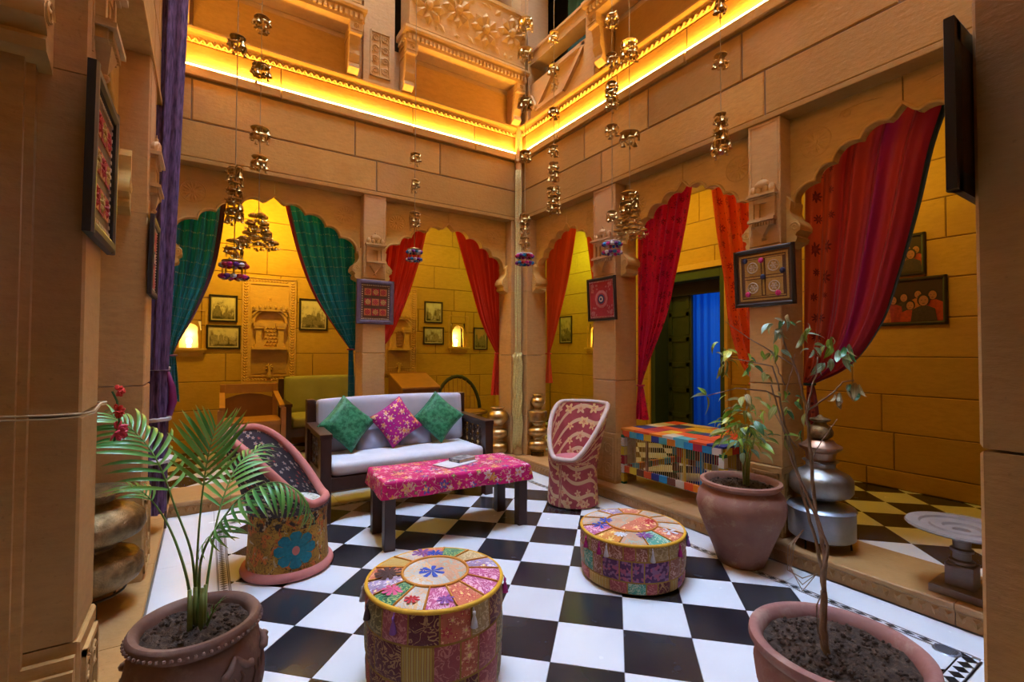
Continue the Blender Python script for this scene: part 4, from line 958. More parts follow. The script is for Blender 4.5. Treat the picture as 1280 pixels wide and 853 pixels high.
# ------------------------------------------------------------------ barrel chairs
def sstep(x): x = max(0, min(1, x)); return x*x*(3-2*x)
def barrel(label, c, face, rb, zs, zb, flare, mats, rimr=.024, low=1.0, span=1.9, lean=.6, base_rim=True, applique=None):
    t = thing('barrel_chair', label, 'armchair', c, face)
    mo, mi, mr, ml, ms = mats
    MB().lathe([(rb*.99,.012),(rb*.985,.05),(rb*.94,zs*.5),(rb*.93,zs*.8),(rb*.97,zs)], 48, cap=True).build('lower_drum', ml, t, smooth=.8)
    if base_rim: MB().tube([(rb*cos(a*pi/24), rb*sin(a*pi/24), .028) for a in range(48)], .027, 8, closed=True).build('base_roll', mr, t, smooth=True)
    def H(th):   # rim height round the chair, th = 0 in front
        a = abs(((th+pi) % (2*pi))-pi); return zs+.012+(zb-zs)*sstep((a-low)/span)
    def P(th, z, off=0):
        q = rb*.97+flare*max(0, (z-zs))/(zb-zs)*(.55+.45*(1-cos(th))/2)+off
        k = max(0, (z-zs)/(zb-zs)); return (q*cos(th)-k*flare*lean, q*sin(th), z)
    m = MB().grid(lambda u, v: P(2*pi*u, zs-.02+(H(2*pi*u)-zs+.02)*v), 64, 10, uvf=lambda u, v: (u*1.5, v*.45)); m.build('outer_shell', mo, t, smooth=True, norm=False)
    m = MB().grid(lambda u, v: P(2*pi*u, zs-.02+(H(2*pi*u)-zs+.02)*v, -.034), 64, 10, uvf=lambda u, v: (u*1.4, v*.45)); m.build('inner_shell', mi, t, smooth=True, norm=False)
    rim = [Vector(P(2*pi*i/72, H(2*pi*i/72), -.017))+Vector((0,0,.004)) for i in range(72)]
    MB().tube(rim, rimr, 8, closed=True).build('rim_roll', mr, t, smooth=True)
    m = MB().lathe([(0,.02),(rb*.5,.018),(rb*.78,.006),(rb*.86,-.02),(0,-.03)], 36, (0,0,zs), cap=False); m.build('seat_pad', ms, t, smooth=True)
    if applique: applique(t, rb, zs)
    return t
def mustardc(g, uv):
    b = g.mix(g.st(g.noise(uv, 7, 4), .35, .65), (.30,.15,.02), (.52,.30,.05))
    x, y, _ = g.sep(uv); b = g.mix(g.ma('MULTIPLY', g.ma('GREATER_THAN', y, .27), g.st(g.noise(uv, 22, 3), .47, .53)), b, (.025,.02,.02))
    b = g.mix(g.st(g.noise(uv, 12, 3, .5, 1), .56, .60), b, (.60,.16,.03)); b = g.mix(g.st(g.noise(g.vadd(uv, (5,2,0)), 16, 4, .6, .6), .60, .63), b, (.55,.45,.28))
    return g.mix(g.ma('LESS_THAN', g.ma('ABSOLUTE', g.ma('SUBTRACT', g.noise(uv, 34, 2, .5, 1), .5)), .02), b, (.10,.05,.02))
M['mustard'] = cloth('mustard_print', (0,0,0), rough=.8, col_fn=mustardc)
M['charcoal'] = cloth('charcoal_flower_print', (0,0,0), rough=.85, col_fn=lambda g, uv: floral(g, uv, 24, 5, .30, g.mix(g.noise(uv, 20, 3), (.035,.03,.04), (.075,.06,.075)), [(.55,.45,.42),(.40,.05,.08),(.6,.55,.5)], centre=(.6,.3,.1)))
M['pink_roll'] = plain('dusty_pink_cloth', (.58,.20,.17), .8, bump=.2); M['cream_roll'] = plain('cream_cloth', (.64,.52,.46), .85, bump=.25)
def bandc(g, uv):
    b = g.mix(g.st(g.noise(uv, 8, 3), .3, .7), (.26,.035,.045), (.40,.07,.08)); x, y, _ = g.sep(uv)
    q = g.ma('ABSOLUTE', g.ma('SUBTRACT', g.ma('FRACT', g.ma('ADD', g.ma('MULTIPLY', y, 8.5), g.ma('ADD', g.ma('MULTIPLY', x, 3.0), g.ma('MULTIPLY', g.ma('SINE', g.ma('MULTIPLY', x, 14.0)), .35)))), .5))
    c = g.mix(g.ma('LESS_THAN', q, .13), b, (.62,.42,.24)); return floral(g, uv, 8.5, 5, .42, c, [(.70,.47,.20),(.64,.40,.22)], centre=(.55,.2,.12), rand=.6)
M['maroon_band'] = cloth('maroon_branch_print', (0,0,0), rough=.8, col_fn=bandc)
M['seat_pink'] = cloth('faded_pink_velvet', (.62,.18,.20)); M['seat_white'] = cloth('white_leaf_print', (0,0,0), col_fn=lambda g, uv: floral(g, uv, 16, 3, .4, (.60,.62,.55), [(.05,.12,.12),(.1,.2,.15)]))
def bigflower(t, rb, zs):
    a0 = -1.12; z0 = .175; teal = plain('teal_applique', (.01,.22,.28), .75, ns=60, amt=.3)
    def W_(u, v, o): a = a0+u/rb; q = rb*.965+o; return (q*cos(a), q*sin(a), z0+v)
    m = MB(); n = 8
    for k in range(n):
        b = 2*pi*k/n; s = .115
        pts = [(0,0),(.5,-.40),(.85,-.36),(1.0,-.16),(1.0,.16),(.85,.36),(.5,.40)]
        vs = [W_(s*p*cos(b+d), s*p*sin(b+d)*.92, .004+.004*p) for p, d in pts]; m.add(vs, [(0,1,2,3),(0,3,4),(0,4,5,6)])
    m.build('applique_flower', teal, t, norm=False)
    m = MB().add([W_(.020*cos(k*pi/8), .026*sin(k*pi/8), .014) for k in range(16)], [tuple(range(16))]); m.add([W_(.012*cos(k*pi/8), .016*sin(k*pi/8), .018) for k in range(16)], [tuple(range(16))]); m.build('flower_centre', M['pink_roll'], t, norm=False)
barrel('barrel chair in mustard print with teal flower, charcoal back and dusty pink rolls', (-2.695,-1.52,0), -.42, .232, .385, .80, .085, (M['charcoal'], M['charcoal'], M['pink_roll'], M['mustard'], M['seat_white']), .026, .55, 1.95, .7, True, bigflower)
barrel('barrel chair in maroon branch print with a cream rolled rim', (-.440,-1.50,0), atan2(-.42,-.95), .222, .385, .825, .078, (M['maroon_band'], M['maroon_band'], M['cream_roll'], M['maroon_band'], M['seat_pink']), .022, .35, 1.9, 1.05, False)
# ------------------------------------------------------------------ patchwork string table
CB = [('scarlet',(.68,.09,.02)),('sky',(.03,.30,.62)),('ivory',(.70,.66,.58)),('yellow',(.72,.48,.03)),('bottle',(.02,.17,.09)),('crimson',(.42,.02,.04)),('navy',(.03,.04,.22)),('orange',(.78,.24,.02)),('aqua',(.10,.45,.55)),('chocolate',(.14,.05,.03))]
CM = {}
for n_, c_ in CB:
    CM[n_] = cloth(n_+'_patch_cloth', c_, rough=.8)
def patch_strip(parent, a, b, w, up, seed, names=None, L0=.085):
    a, b = Vector(a), Vector(b); d = (b-a); L = d.length; d.normalize(); n = max(1, round(L/L0)); rr = random.Random(seed); last = None
    for i in range(n):
        k = rr.choice([c for c in (names or [x[0] for x in CB]) if c != last]); last = k
        c = a+d*L*(i+.5)/n; m = MB(); up_ = Vector(up).normalized(); s = d.cross(up_)
        m.obox(c, d*(L/n/2-.0008), up_*w/2, s*.018); m.build('patch', CM[k], parent, bevel=.002)
pt = thing('string_table', 'low table wrapped in multicoloured patchwork with string sides, under the crimson curtain', 'table', (.07,-2.60,.11))
PX, PY, PZ, PB = .76, 1.03, .50, .115
for (x, y) in ((.02,.02),(PX-.02,.02),(.02,PY-.02),(PX-.02,PY-.02)):
    lg = MB().box(x-.02,x+.02,y-.02,y+.02,0,PZ-.06).build('leg', CM['bottle'], pt)
    z = .02; q = 0
    while z < PZ-.09:
        MB().box(x-.023,x+.023,y-.023,y+.023,z,z+.075).build('wrap', CM[['yellow','bottle','ivory','sky','crimson','chocolate'][(q*2+int(x*7)) % 6]], lg); z += .08; q += 1
for z, s_ in ((PZ-.045, 1), (PB+.02, 7)):
    for k, (a, b) in enumerate((((.02,.02,z),(.02,PY-.02,z)),((.02,.02,z),(PX-.02,.02,z)),((PX-.02,.02,z),(PX-.02,PY-.02,z)),((.02,PY-.02,z),(PX-.02,PY-.02,z)))): patch_strip(pt, a, b, .055, (0,0,1), s_+k*3)
rr = random.Random(12); nx, ny = 5, 7; ys = [0]+[ (i+rr.uniform(-.25,.25))/ny for i in range(1, ny)]+[1]
for j in range(ny):
    xs = [0]+[(i+rr.uniform(-.3,.3))/nx for i in range(1, nx)]+[1]
    for i in range(nx):
        k = rr.choice(['scarlet','scarlet','orange','ivory','sky','bottle','yellow','crimson','navy','aqua','scarlet'])
        MB().box(xs[i]*PX+.001, xs[i+1]*PX-.001, ys[j]*PY+.001, ys[j+1]*PY-.001, PZ-.018, PZ+rr.uniform(0,.004)).build('top_patch', CM[k], pt, bevel=.002)
for i in range(9):      # patched panel at the back of the cage
    y = .04+(PY-.08)*i/9; MB().box(PX-.034,PX-.026,y+.001,y+(PY-.08)/9-.001,PB+.05,PZ-.07).build('back_panel', CM[['chocolate','crimson','chocolate','yellow','crimson','navy','chocolate','bottle','scarlet'][i]], pt)
for (y, k) in ((.36,'yellow'),(.74,'chocolate'),(.20,'sky')): MB().box(.016,.024,y-.012,y+.012,PB+.04,PZ-.07).build('upright', CM[k], pt)
m = MB()
for i in range(46):
    y = .045+(PY-.09)*i/45; m.tube([(.012,y,PB+.045),(.010+.002*sin(i*3),y+.002*sin(i*1.7),(PB+PZ)/2),(.012,y,PZ-.07)], .0028, 4)
for i in range(32):
    x = .045+(PX-.09)*i/31; m.tube([(x,.012,PB+.045),(x+.002*sin(i*2.3),.010,(PB+PZ)/2),(x,.012,PZ-.07)], .0022, 4)
m.build('side_strings', M['string'], pt, kind='stuff')
# ------------------------------------------------------------------ pots and metal vessels
def terra(name, c1, c2, c3): 
    g = G(name); p = g.coord('Object'); a = g.st(g.noise(p, 6, 5, .6), .35, .7); c = g.mix(a, c1, c2); c = g.mix(g.st(g.noise(g.vadd(p,(4,1,2)), 6, 6, .7, .4), .55, .72), c, c3)
    g.bump(g.noise(p, 40, 4), .3, .006); return g.out(c, .7)
M['terra'] = terra('terracotta', (.26,.105,.07), (.36,.17,.11), (.46,.32,.20)); M['terra_br'] = terra('brown_terracotta', (.14,.065,.045), (.23,.115,.08), (.30,.19,.13)); M['terra_pk'] = terra('pink_terracotta', (.27,.11,.09), (.36,.165,.13), (.42,.26,.20))
g = G('soil'); p = g.coord('Object'); sc_ = g.ramp(g.noise(p, 46, 5, .7), [(.3,(.018,.010,.007)),(.55,(.075,.042,.026)),(.75,(.20,.13,.085))]); g.bump(g.noise(p, 60, 5, .7), .9, .02); M['soil'] = g.out(sc_, .95)
def soil(parent, r, z, seed, n=90):
    rr = random.Random(seed); ph = [rr.uniform(0, 6) for _ in range(6)]
    m = MB().lathe([(r*k/9, 0) for k in range(10)], 32, (0,0,z), fn=lambda q, zz, a: (q, zz+.010*sin(a*3+ph[0]+q*40)*cos(q*55+ph[1])+.006*sin(a*9+q*90+ph[2])), cap=False)
    m.build('soil', M['soil'], parent, smooth=True)
    m = MB()
    for _ in range(n):
        q = r*.93*sqrt(rr.random()); a = rr.uniform(0, 2*pi); s = rr.uniform(.003,.010); o = len(m.v); m.ball((0,0,0), (s, s*rr.uniform(.6,1), s*.7), 6, 4); m.xf(Matrix.Translation((q*cos(a), q*sin(a), z+.008)) @ Matrix.Rotation(a*3, 4, 'X'), o)
    m.build('soil_clods', M['soil'], parent, kind='stuff', smooth=True)
def pot_mesh(m, prof, seg=40, fn=None): return m.lathe(prof, seg, fn=fn, cap=False)
M['leaf'] = {}
for nm, c in (('fresh',(.26,.46,.06)),('dark',(.06,.22,.07)),('grey',(.30,.46,.30)),('yellow',(.60,.60,.06)),('olive',(.30,.33,.10)),('dry',(.36,.30,.14))):
    g = G(nm+'_leaf'); uv = g.coord('UV'); x, y, _ = g.sep(uv); f = g.ma('ADD', .8, g.ma('MULTIPLY', g.rnd(), .45)); cc = g.mix(1.0, g.mix(g.st(g.noise(g.coord('Object'), 40, 2), .3, .7), tuple(k*.75 for k in c), c), g.comb(f, f, f), 'MULTIPLY')
    cc = g.mix(g.ma('LESS_THAN', g.ma('ABSOLUTE', g.ma('SUBTRACT', x, .5)), .035), cc, tuple(min(1, k*1.6+.03) for k in c)); g.out(cc, .38)
    t = g.n('ShaderNodeBsdfTranslucent'); g.set(t.inputs[0], cc); mx = g.n('ShaderNodeMixShader'); g.set(mx.inputs[0], .25); g.t.links.new(g.b.outputs[0], mx.inputs[1]); g.t.links.new(t.outputs[0], mx.inputs[2]); g.t.links.new(mx.outputs[0], g.t.nodes['Material Output'].inputs['Surface']); M['leaf'][nm] = g.m
def leafm(L=.07, W=.026, curl=.3, fold=.25, tip=1.6, nv=7):
    """one leaf growing along +x, drooping"""
    def f(u, v):
        s = u*2-1; w_ = W/2*sin(pi*min(1, v*1.0)**.8)**.9*(1-v**6*.5); x = L*(sin(curl*v*1.6)/(curl*1.6) if curl else v); z = -L*(1-cos(curl*v*1.6))/(1.6*curl) if curl else 0
        return (x, s*w_, z+abs(s)*w_*fold)
    m = MB(); m.grid(f, 2, nv); return m
LEAF = [leafm(.075,.030,.5).mesh('leaf', M['leaf']['fresh'], norm=False, smooth=True), leafm(.060,.022,.9).mesh('leaf', M['leaf']['fresh'], norm=False, smooth=True), leafm(.075,.018,1.3,.6).mesh('leaf', M['leaf']['fresh'], norm=False, smooth=True)]
def put_leaf(parent, p, d, k, s, mat, roll=0):
    d = Vector(d).normalized(); q = d.to_track_quat('X', 'Z'); e = (q @ Matrix.Rotation(roll, 3, 'X').to_quaternion()).to_euler()
    return inst('leaf', LEAF[k], parent, tuple(p), tuple(e), (s, s, s), M['leaf'][mat])
# middle pot with the bushy plant
pm = thing('potted_plant', 'plump terracotta pot with a leafy green young plant, beside the string table', 'potted plant', (-.305,-2.955,0))
prof = [(0,0),(.130,0),(.138,.012),(.165,.09),(.205,.19),(.244,.29),(.258,.36),(.248,.42),(.222,.455),(.214,.468),(.224,.480),(.236,.490),(.234,.505),(.212,.508),(.200,.495),(.196,.44),(0,.43)]
pot_mesh(MB(), prof, 48).build('pot', M['terra'], pm, smooth=.9); soil(pm, .197, .468, 3)
rr = random.Random(5); sm = plain('green_stem', (.30,.36,.06), .5); 
for i in range(5):
    a = i*1.26; top = Vector((.06*cos(a)+.02, .06*sin(a)-.03, .80+.07*rr.random()))
    MB().tube([(.012*cos(a)+.03,.012*sin(a)-.02,.46),(.02*cos(a)+.03,.02*sin(a)-.02,.62),tuple(top)], [.006,.005,.003], 6).build('stem', sm, pm, smooth=True)
vd = Vector((-.84,.543,0))   # towards the left of the picture
for i in range(92):
    z = rr.uniform(.68, 1.06) if i % 3 else rr.uniform(.72,.88); a = rr.uniform(0, 2*pi); q = rr.uniform(.01,.15)*(1.2-(z-.66)); p = Vector((.03+q*cos(a), -.02+q*sin(a), z))
    mt = rr.choice(['fresh','fresh','dark','yellow','olive','grey'] if z < .95 else ['fresh','olive','dry'])
    put_leaf(pm, p, (cos(a), sin(a), rr.uniform(-.6,.5)), rr.choice((0,0,1,2)), rr.uniform(.95,1.7), mt, rr.uniform(-.6,.6))
for (dx, z, s, mt) in ((.12,.79,1.7,'grey'),(.03,.77,1.6,'grey'),(-.02,.84,1.5,'dark'),(.10,.90,1.2,'fresh'),(.08,.94,1.1,'yellow')):
    p = Vector((.03,-.02,z))+vd*dx-Vector((.25,.42,0))*.14; put_leaf(pm, p, vd*1.0+Vector((0,0,-.3)), 0, s, mt, .9)
m = MB()
for i in range(70):
    a = rr.uniform(0, 2*pi); q = rr.uniform(.04,.13); z = rr.uniform(.72,.82); m.tube([(.03,-.02,z-.04),(.03+q*.6*cos(a),-.02+q*.6*sin(a),z+.01),(.03+q*cos(a),-.02+q*sin(a),z-.03)], .0012, 3)
m.build('thin_shoots', M['leaf']['yellow'], pm, kind='stuff')
# near right pot with the sparse tree
pr_ = thing('potted_tree', 'pink terracotta pot in the near corner with a spindly half-bare tree', 'potted plant', (-1.425,-3.965,0))
prof = [(0,0),(.15,0),(.158,.012),(.20,.12),(.232,.22),(.240,.28),(.228,.315),(.225,.330),(.246,.345),(.255,.36),(.252,.378),(.238,.384),(.222,.378),(.212,.35),(.205,.30),(0,.29)]
pot_mesh(MB(), prof, 56).build('pot', M['terra_pk'], pr_, smooth=.9); soil(pr_, .209, .345, 8, 260)
O = Vector((-1.425,-3.965,0)); bark = plain('grey_brown_bark', (.36,.25,.17), .8, ns=30, amt=.3, bump=.4)
def br(pts, r0, r1, nm='branch'):
    P = [Vector(p)-O for p in pts]; Q = []
    for i in range(len(P)-1):
        for k in range(4): t = k/4; Q.append(P[i].lerp(P[i+1], t)+Vector((rr.uniform(-1,1), rr.uniform(-1,1), 0))*.0022)
    Q.append(P[-1]); n = len(Q); return MB().tube(Q, [r0+(r1-r0)*i/(n-1) for i in range(n)], 7).build(nm, bark, pr_, smooth=True)
br([(-1.455,-3.945,.33),(-1.46,-3.94,.42),(-1.458,-3.942,.54)], .0125, .0095, 'trunk')
br([(-1.458,-3.942,.53),(-1.468,-3.95,.66),(-1.48,-3.93,.79),(-1.49,-3.92,1.0),(-1.50,-3.915,1.12)], .0075, .0045)
br([(-1.458,-3.942,.53),(-1.445,-3.93,.60),(-1.452,-3.91,.72),(-1.50,-3.90,.85),(-1.53,-3.895,.95),(-1.56,-3.88,1.07),(-1.575,-3.87,1.16)], .006, .0032)
br([(-1.46,-3.94,.58),(-1.49,-3.97,.70),(-1.52,-3.93,.84),(-1.535,-3.88,.97),(-1.555,-3.86,1.10),(-1.57,-3.84,1.20)], .005, .0025)
br([(-1.50,-3.915,1.12),(-1.515,-3.91,1.19),(-1.535,-3.90,1.26),(-1.56,-3.88,1.33),(-1.575,-3.87,1.40)], .0045, .0022)
br([(-1.50,-3.915,1.10),(-1.485,-3.92,1.16),(-1.47,-3.93,1.23),(-1.465,-3.935,1.29)], .004, .002)
br([(-1.49,-3.92,1.12),(-1.43,-3.96,1.17),(-1.40,-3.98,1.21),(-1.37,-4.0,1.215)], .003, .0015)
br([(-1.575,-3.87,1.16),(-1.62,-3.85,1.18),(-1.70,-3.80,1.19),(-1.77,-3.745,1.165)], .0028, .0013)
br([(-1.575,-3.87,1.18),(-1.60,-3.86,1.26),(-1.66,-3.82,1.275),(-1.72,-3.775,1.29)], .0028, .0013)
br([(-1.53,-3.90,1.26),(-1.60,-3.855,1.31),(-1.66,-3.82,1.35),(-1.72,-3.775,1.405)], .0024, .0010)
br([(-1.56,-3.88,1.20),(-1.585,-3.87,1.25),(-1.60,-3.86,1.31)], .0022, .001); br([(-1.555,-3.88,1.18),(-1.54,-3.89,1.24),(-1.535,-3.90,1.30)], .002, .001)
br([(-1.53,-3.90,1.0),(-1.57,-3.88,1.06),(-1.60,-3.86,1.12)], .002, .001); br([(-1.49,-3.92,.95),(-1.46,-3.94,1.02),(-1.42,-3.97,1.09)], .002, .001)
m = MB()
for s_ in range(3):
    x = Vector((-.055-.02*s_, .03, .60)); P = [Vector((-.10,.05,.74)), Vector((-.125-.02*s_,.065,.70)), Vector((-.14-.01*s_,.07,.62)), Vector((-.11,.05,.55+.02*s_)), Vector((-.06,.03,.60))]; m.tube(P, .0018, 4)
m.tube([(-.03,.02,.56),(-.065,.03,.50),(-.06,.03,.42),(-.035,.02,.35)], .0022, 5); m.build('dry_tendrils', bark, pr_, kind='stuff')
vr = -vd
def cl(p, n, s, mats, spread=.02, d=None):
    n = int(n*1.6)+1; spread *= 1.25
    for i in range(n):
        q = Vector(p)-O+Vector((rr.uniform(-1,1), rr.uniform(-1,1), rr.uniform(-1,1)))*spread; a = rr.uniform(-1, 1)
        dd = Vector(d) if d else (vd*a+Vector((-.54,-.84,0))*rr.uniform(-.5,.5)+Vector((0,0,rr.uniform(-1.0,.25))))
        put_leaf(pr_, q, dd, rr.choice((0,1,2)), s*rr.uniform(.95,1.5), rr.choice(mats), rr.uniform(-.9,.9))
cl((-1.575,-3.87,1.40), 8, .55, ['olive','dark','grey','dry'], .022); cl((-1.50,-3.92,1.385), 4, .62, ['fresh','grey','olive'], .018); cl((-1.485,-3.925,1.33), 3, .55, ['dry','grey'], .015)
cl((-1.45,-3.95,1.34), 3, .5, ['olive','fresh'], .014); cl((-1.39,-3.99,1.32), 6, .62, ['grey','olive','dark'], .02, (.1,.1,-.9)); cl((-1.44,-3.955,1.28), 2, .6, ['grey','fresh'], .01)
cl((-1.60,-3.855,1.31), 4, .55, ['grey','fresh','olive'], .02); cl((-1.65,-3.82,1.28), 4, .5, ['olive','dark','fresh'], .018); cl((-1.725,-3.77,1.32), 4, .6, ['fresh','yellow','grey'], .016); cl((-1.725,-3.77,1.27), 4, .55, ['fresh','olive'], .016)
cl((-1.375,-4.0,1.20), 4, .6, ['grey','dry','dark'], .012, (.1,.1,-1)); cl((-1.42,-3.97,1.17), 2, .6, ['dry'], .008, (0,0,-1)); cl((-1.54,-3.89,1.14), 5, .5, ['olive','dark','fresh'], .03); cl((-1.60,-3.86,1.15), 4, .5, ['olive','fresh'], .03)
cl((-1.53,-3.90,1.05), 4, .5, ['dark','fresh','olive'], .04); cl((-1.62,-3.84,1.22), 3, .45, ['dry','olive'], .02)
for k, (dx, dz, s, mt) in enumerate(((-1,.15,.85,'grey'),(-.55,.9,.6,'fresh'),(.35,-1.0,.95,'fresh'))): put_leaf(pr_, Vector((-1.775,-3.742,1.165))-O, vd*(-dx)+Vector((0,0,dz)), 0, s*1.0, mt, .6)
# near left pot with the palm
pp = thing('potted_palm', 'brown embossed clay pot with a young feathery palm, by the near left pillar', 'potted plant', (-3.145,-2.745,0))
prof = [(0,0),(.12,0),(.128,.01),(.165,.08),(.192,.18),(.200,.26),(.186,.325),(.172,.345),(.176,.356),(.190,.362),(.192,.388),(.184,.398),(.168,.396),(.158,.38),(.154,.33),(0,.32)]
po = pot_mesh(MB(), prof, 56).build('pot', M['terra_br'], pp, smooth=.9)
m = MB()
for k in range(60): a = 2*pi*k/60; m.ball((.1945*cos(a), .1945*sin(a), .372), .0062, 6, 4)
m.build('rim_beading', M['terra_br'], po, kind='stuff')
for k, a0 in enumerate((-2.2,-1.2,-.35,.5,1.4,2.4)):
    m = MB(); pts = [( (.197+.012*sin(i))*cos(a0+.5*i/9), (.197+.012*sin(i))*sin(a0+.5*i/9), .29-.02*cos(i*.8)) for i in range(10)]; m.tube(pts, [.010,.014,.012,.009,.008,.008,.009,.012,.014,.008], 7); m.build('handle_relief', M['terra_br'], po, smooth=True)
m = MB()
for k in range(11):
    a = 2*pi*k/11
    for s in range(3): m.tube([((.192+.008)*cos(a+.12*s+.05*sin(q*1.3)), (.192-.0*q+.008)*sin(a+.12*s+.05*sin(q*1.3)), .24-.022*q+.012*s) for q in range(7)], [.003,.006,.008,.008,.007,.005,.003], 5)
m.build('leaf_relief', M['terra_br'], po, kind='stuff', smooth=True)
soil(pp, .155, .365, 2, 120)
g = G('palm_green'); uv = g.coord('UV'); x, y, _ = g.sep(uv); f = g.rnd(); cc = g.mix(f, (.06,.26,.06), (.20,.46,.10)); cc = g.mix(g.st(y, .75, 1.0), cc, (.36,.36,.08)); g.out(cc, .32)
t = g.n('ShaderNodeBsdfTranslucent'); g.set(t.inputs[0], cc); mx = g.n('ShaderNodeMixShader'); g.set(mx.inputs[0], .25); g.t.links.new(g.b.outputs[0], mx.inputs[1]); g.t.links.new(t.outputs[0], mx.inputs[2]); g.t.links.new(mx.outputs[0], g.t.nodes['Material Output'].inputs['Surface']); M['palm'] = g.m
M['palm_stem'] = plain('palm_stem', (.12,.24,.05), .45)
def leaflet(L, W, droop):
    def f(u, v): s = u*2-1; w_ = W/2*(sin(pi*(v*.92+.08))**.7); a = droop*v; return (L*(sin(a)/droop), s*w_, -L*(1-cos(a))/droop+abs(s)*w_*.5)
    return MB().grid(f, 2, 6).mesh('leaflet', M['palm'], norm=False, smooth=True)
LL = [leaflet(1.0,.085,.5), leaflet(1.0,.085,1.0), leaflet(1.0,.085,1.5)]
def cr3(P, n):
    P = [Vector(p) for p in P]; P = [P[0]*2-P[1]]+P+[P[-1]*2-P[-2]]; out = []
    for i in range(1, len(P)-2):
        for k in range(n):
            t = k/n; a, b, c, d = P[i-1:i+3]; out.append(.5*((2*b)+(c-a)*t+(2*a-5*b+4*c-d)*t*t+(-a+3*b-3*c+d)*t**3))
    out.append(P[-2]); return out
def frond(pts, start, n, Lmax, droop, spread=.95, up=(0,0,1), tipf=.45, hang=0.0):
    O2 = Vector((-3.145,-2.745,0)); C_ = [p-O2 for p in cr3(pts, 8)]; N_ = len(C_)
    fo = MB().tube(C_, [.0055-.0043*i/(N_-1) for i in range(N_)], 6).build('frond', M['palm_stem'], pp, smooth=True)
    for i in range(n):
        t = start+(1-start)*(i+.3)/n; x = t*(N_-1); k = min(N_-2, int(x)); p = C_[k].lerp(C_[k+1], x-k); d = (C_[k+1]-C_[k]).normalized()
        side = d.cross(Vector(up)).normalized(); uu = side.cross(d)
        q = (i+.5)/n; L = Lmax*(1-abs(q-.35)**1.6*1.15)*(.9+.2*rr.random()); L = max(L, Lmax*.3)
        for sg in (-1, 1):
            ang = spread*(1-.5*q); dr = d*cos(ang)+side*sg*sin(ang)+uu*.22; dr.z -= hang; dr.normalize(); z = uu if abs(dr.dot(uu)) < .95 else side
            xx = dr; yy = z.cross(xx).normalized(); zz = xx.cross(yy); Mr = Matrix((xx, yy, zz)).transposed()
            inst('leaflet', rr.choice(LL[droop:droop+2]), fo, tuple(p), tuple(Mr.to_euler()), (L, L, L))
    return fo
frond([(-3.14,-2.74,.37),(-3.15,-2.73,.48),(-3.165,-2.73,.62),(-3.21,-2.70,.76),(-3.265,-2.66,.92),(-3.33,-2.62,1.02),(-3.40,-2.60,1.085)], .56, 15, .19, 1, 1.15, (.3,-.5,1))
frond([(-3.14,-2.75,.37),(-3.148,-2.735,.50),(-3.145,-2.74,.66),(-3.135,-2.745,.82),(-3.12,-2.75,.95),(-3.10,-2.77,1.05)], .62, 10, .18, 0, .85, (.4,-1,.1))
frond([(-3.13,-2.75,.37),(-3.14,-2.75,.52),(-3.13,-2.76,.62),(-3.09,-2.79,.71),(-3.02,-2.83,.81),(-2.93,-2.88,.855),(-2.86,-2.93,.82),(-2.82,-2.96,.74)], .34, 22, .155, 1, 1.15, (0,0,1), hang=.5)
frond([(-3.15,-2.74,.37),(-3.18,-2.72,.55),(-3.23,-2.68,.70),(-3.29,-2.64,.80),(-3.35,-2.60,.84)], .70, 8, .12, 1, .9)
frond([(-3.13,-2.74,.37),(-3.11,-2.70,.55),(-3.08,-2.62,.72),(-3.02,-2.52,.85),(-2.93,-2.42,.90)], .50, 13, .17, 1, 1.0)
frond([(-3.12,-2.76,.36),(-3.10,-2.78,.42),(-3.08,-2.80,.46)], .2, 4, .07, 0, .5)
for (x, y) in ((-.005,.005),(.012,-.012),(.02,.005),(-.018,-.008)): MB().tube([(x,y,.35),(x*1.2,y*1.2,.50)], [.009,.006], 8).build('stem', plain('pale_green_stem', (.26,.34,.10), .5), pp, smooth=True)
# ------------------------------------------------------------------ vessels
def vessel(nm, label, cat, c, prof, mat, group, seg=36): return tag(MB().lathe(prof, seg, cap=True).build(nm, mat, None, smooth=.7, loc=c), label, cat, group)
def stand(label, c, r, z, group):
    t = thing('iron_stand', label, 'stand', c, 0, group); m = MB()
    MB().tube([(r*cos(a*pi/12), r*sin(a*pi/12), z-.006) for a in range(24)], .006, 6, closed=True).build('ring', M['metal_dark'], t, smooth=True)
    for k in range(3): a = 2*pi*k/3+.9; MB().tube([(r*cos(a), r*sin(a), z-.008), (r*cos(a)*1.02, r*sin(a)*1.02, 0)], .006, 6).build('leg', M['metal_dark'], t, smooth=True)
    for k in range(6): pass
    return t
# tinned stack on the right threshold
c = (.105,-3.235,.11); gR = 'metal vessels stacked by the right column'
stand('low black iron stand carrying the grey steel drum', c, .15, .06, gR)
vessel('metal_drum', 'grey steel drum, lowest of the stack beside the right column', 'pot', (c[0],c[1],.171), [(0,0),(.172,0),(.180,.006),(.181,.165),(.188,.172),(.180,.182),(.13,.198),(.07,.215),(.062,.222),(.062,.228),(0,.228)], M['steel'], gR)
vessel('metal_pot', 'wide squat dull brass pot resting on the grey steel drum', 'pot', (c[0],c[1],.400), [(0,0),(.09,0),(.10,.004),(.155,.03),(.172,.055),(.172,.125),(.150,.155),(.10,.178),(.078,.20),(.082,.222),(.10,.232),(.094,.236),(0,.236)], M['tin'], gR)
vessel('metal_pot', 'copper flanged pot with a wide lip above the squat tin pot', 'pot', (c[0],c[1],.637), [(0,0),(.075,0),(.078,.004),(.085,.05),(.115,.075),(.118,.088),(.085,.105),(.07,.125),(0,.128)], M['copper'], gR)
vessel('metal_pot', 'small round brass jar with a lid, topmost of the stack beside the right column', 'pot', (c[0],c[1],.766), [(0,0),(.04,0),(.066,.02),(.072,.045),(.060,.075),(.036,.092),(.034,.105),(.055,.115),(.058,.125),(.020,.135),(.008,.15),(0,.152)], M['brass_dark'], gR)
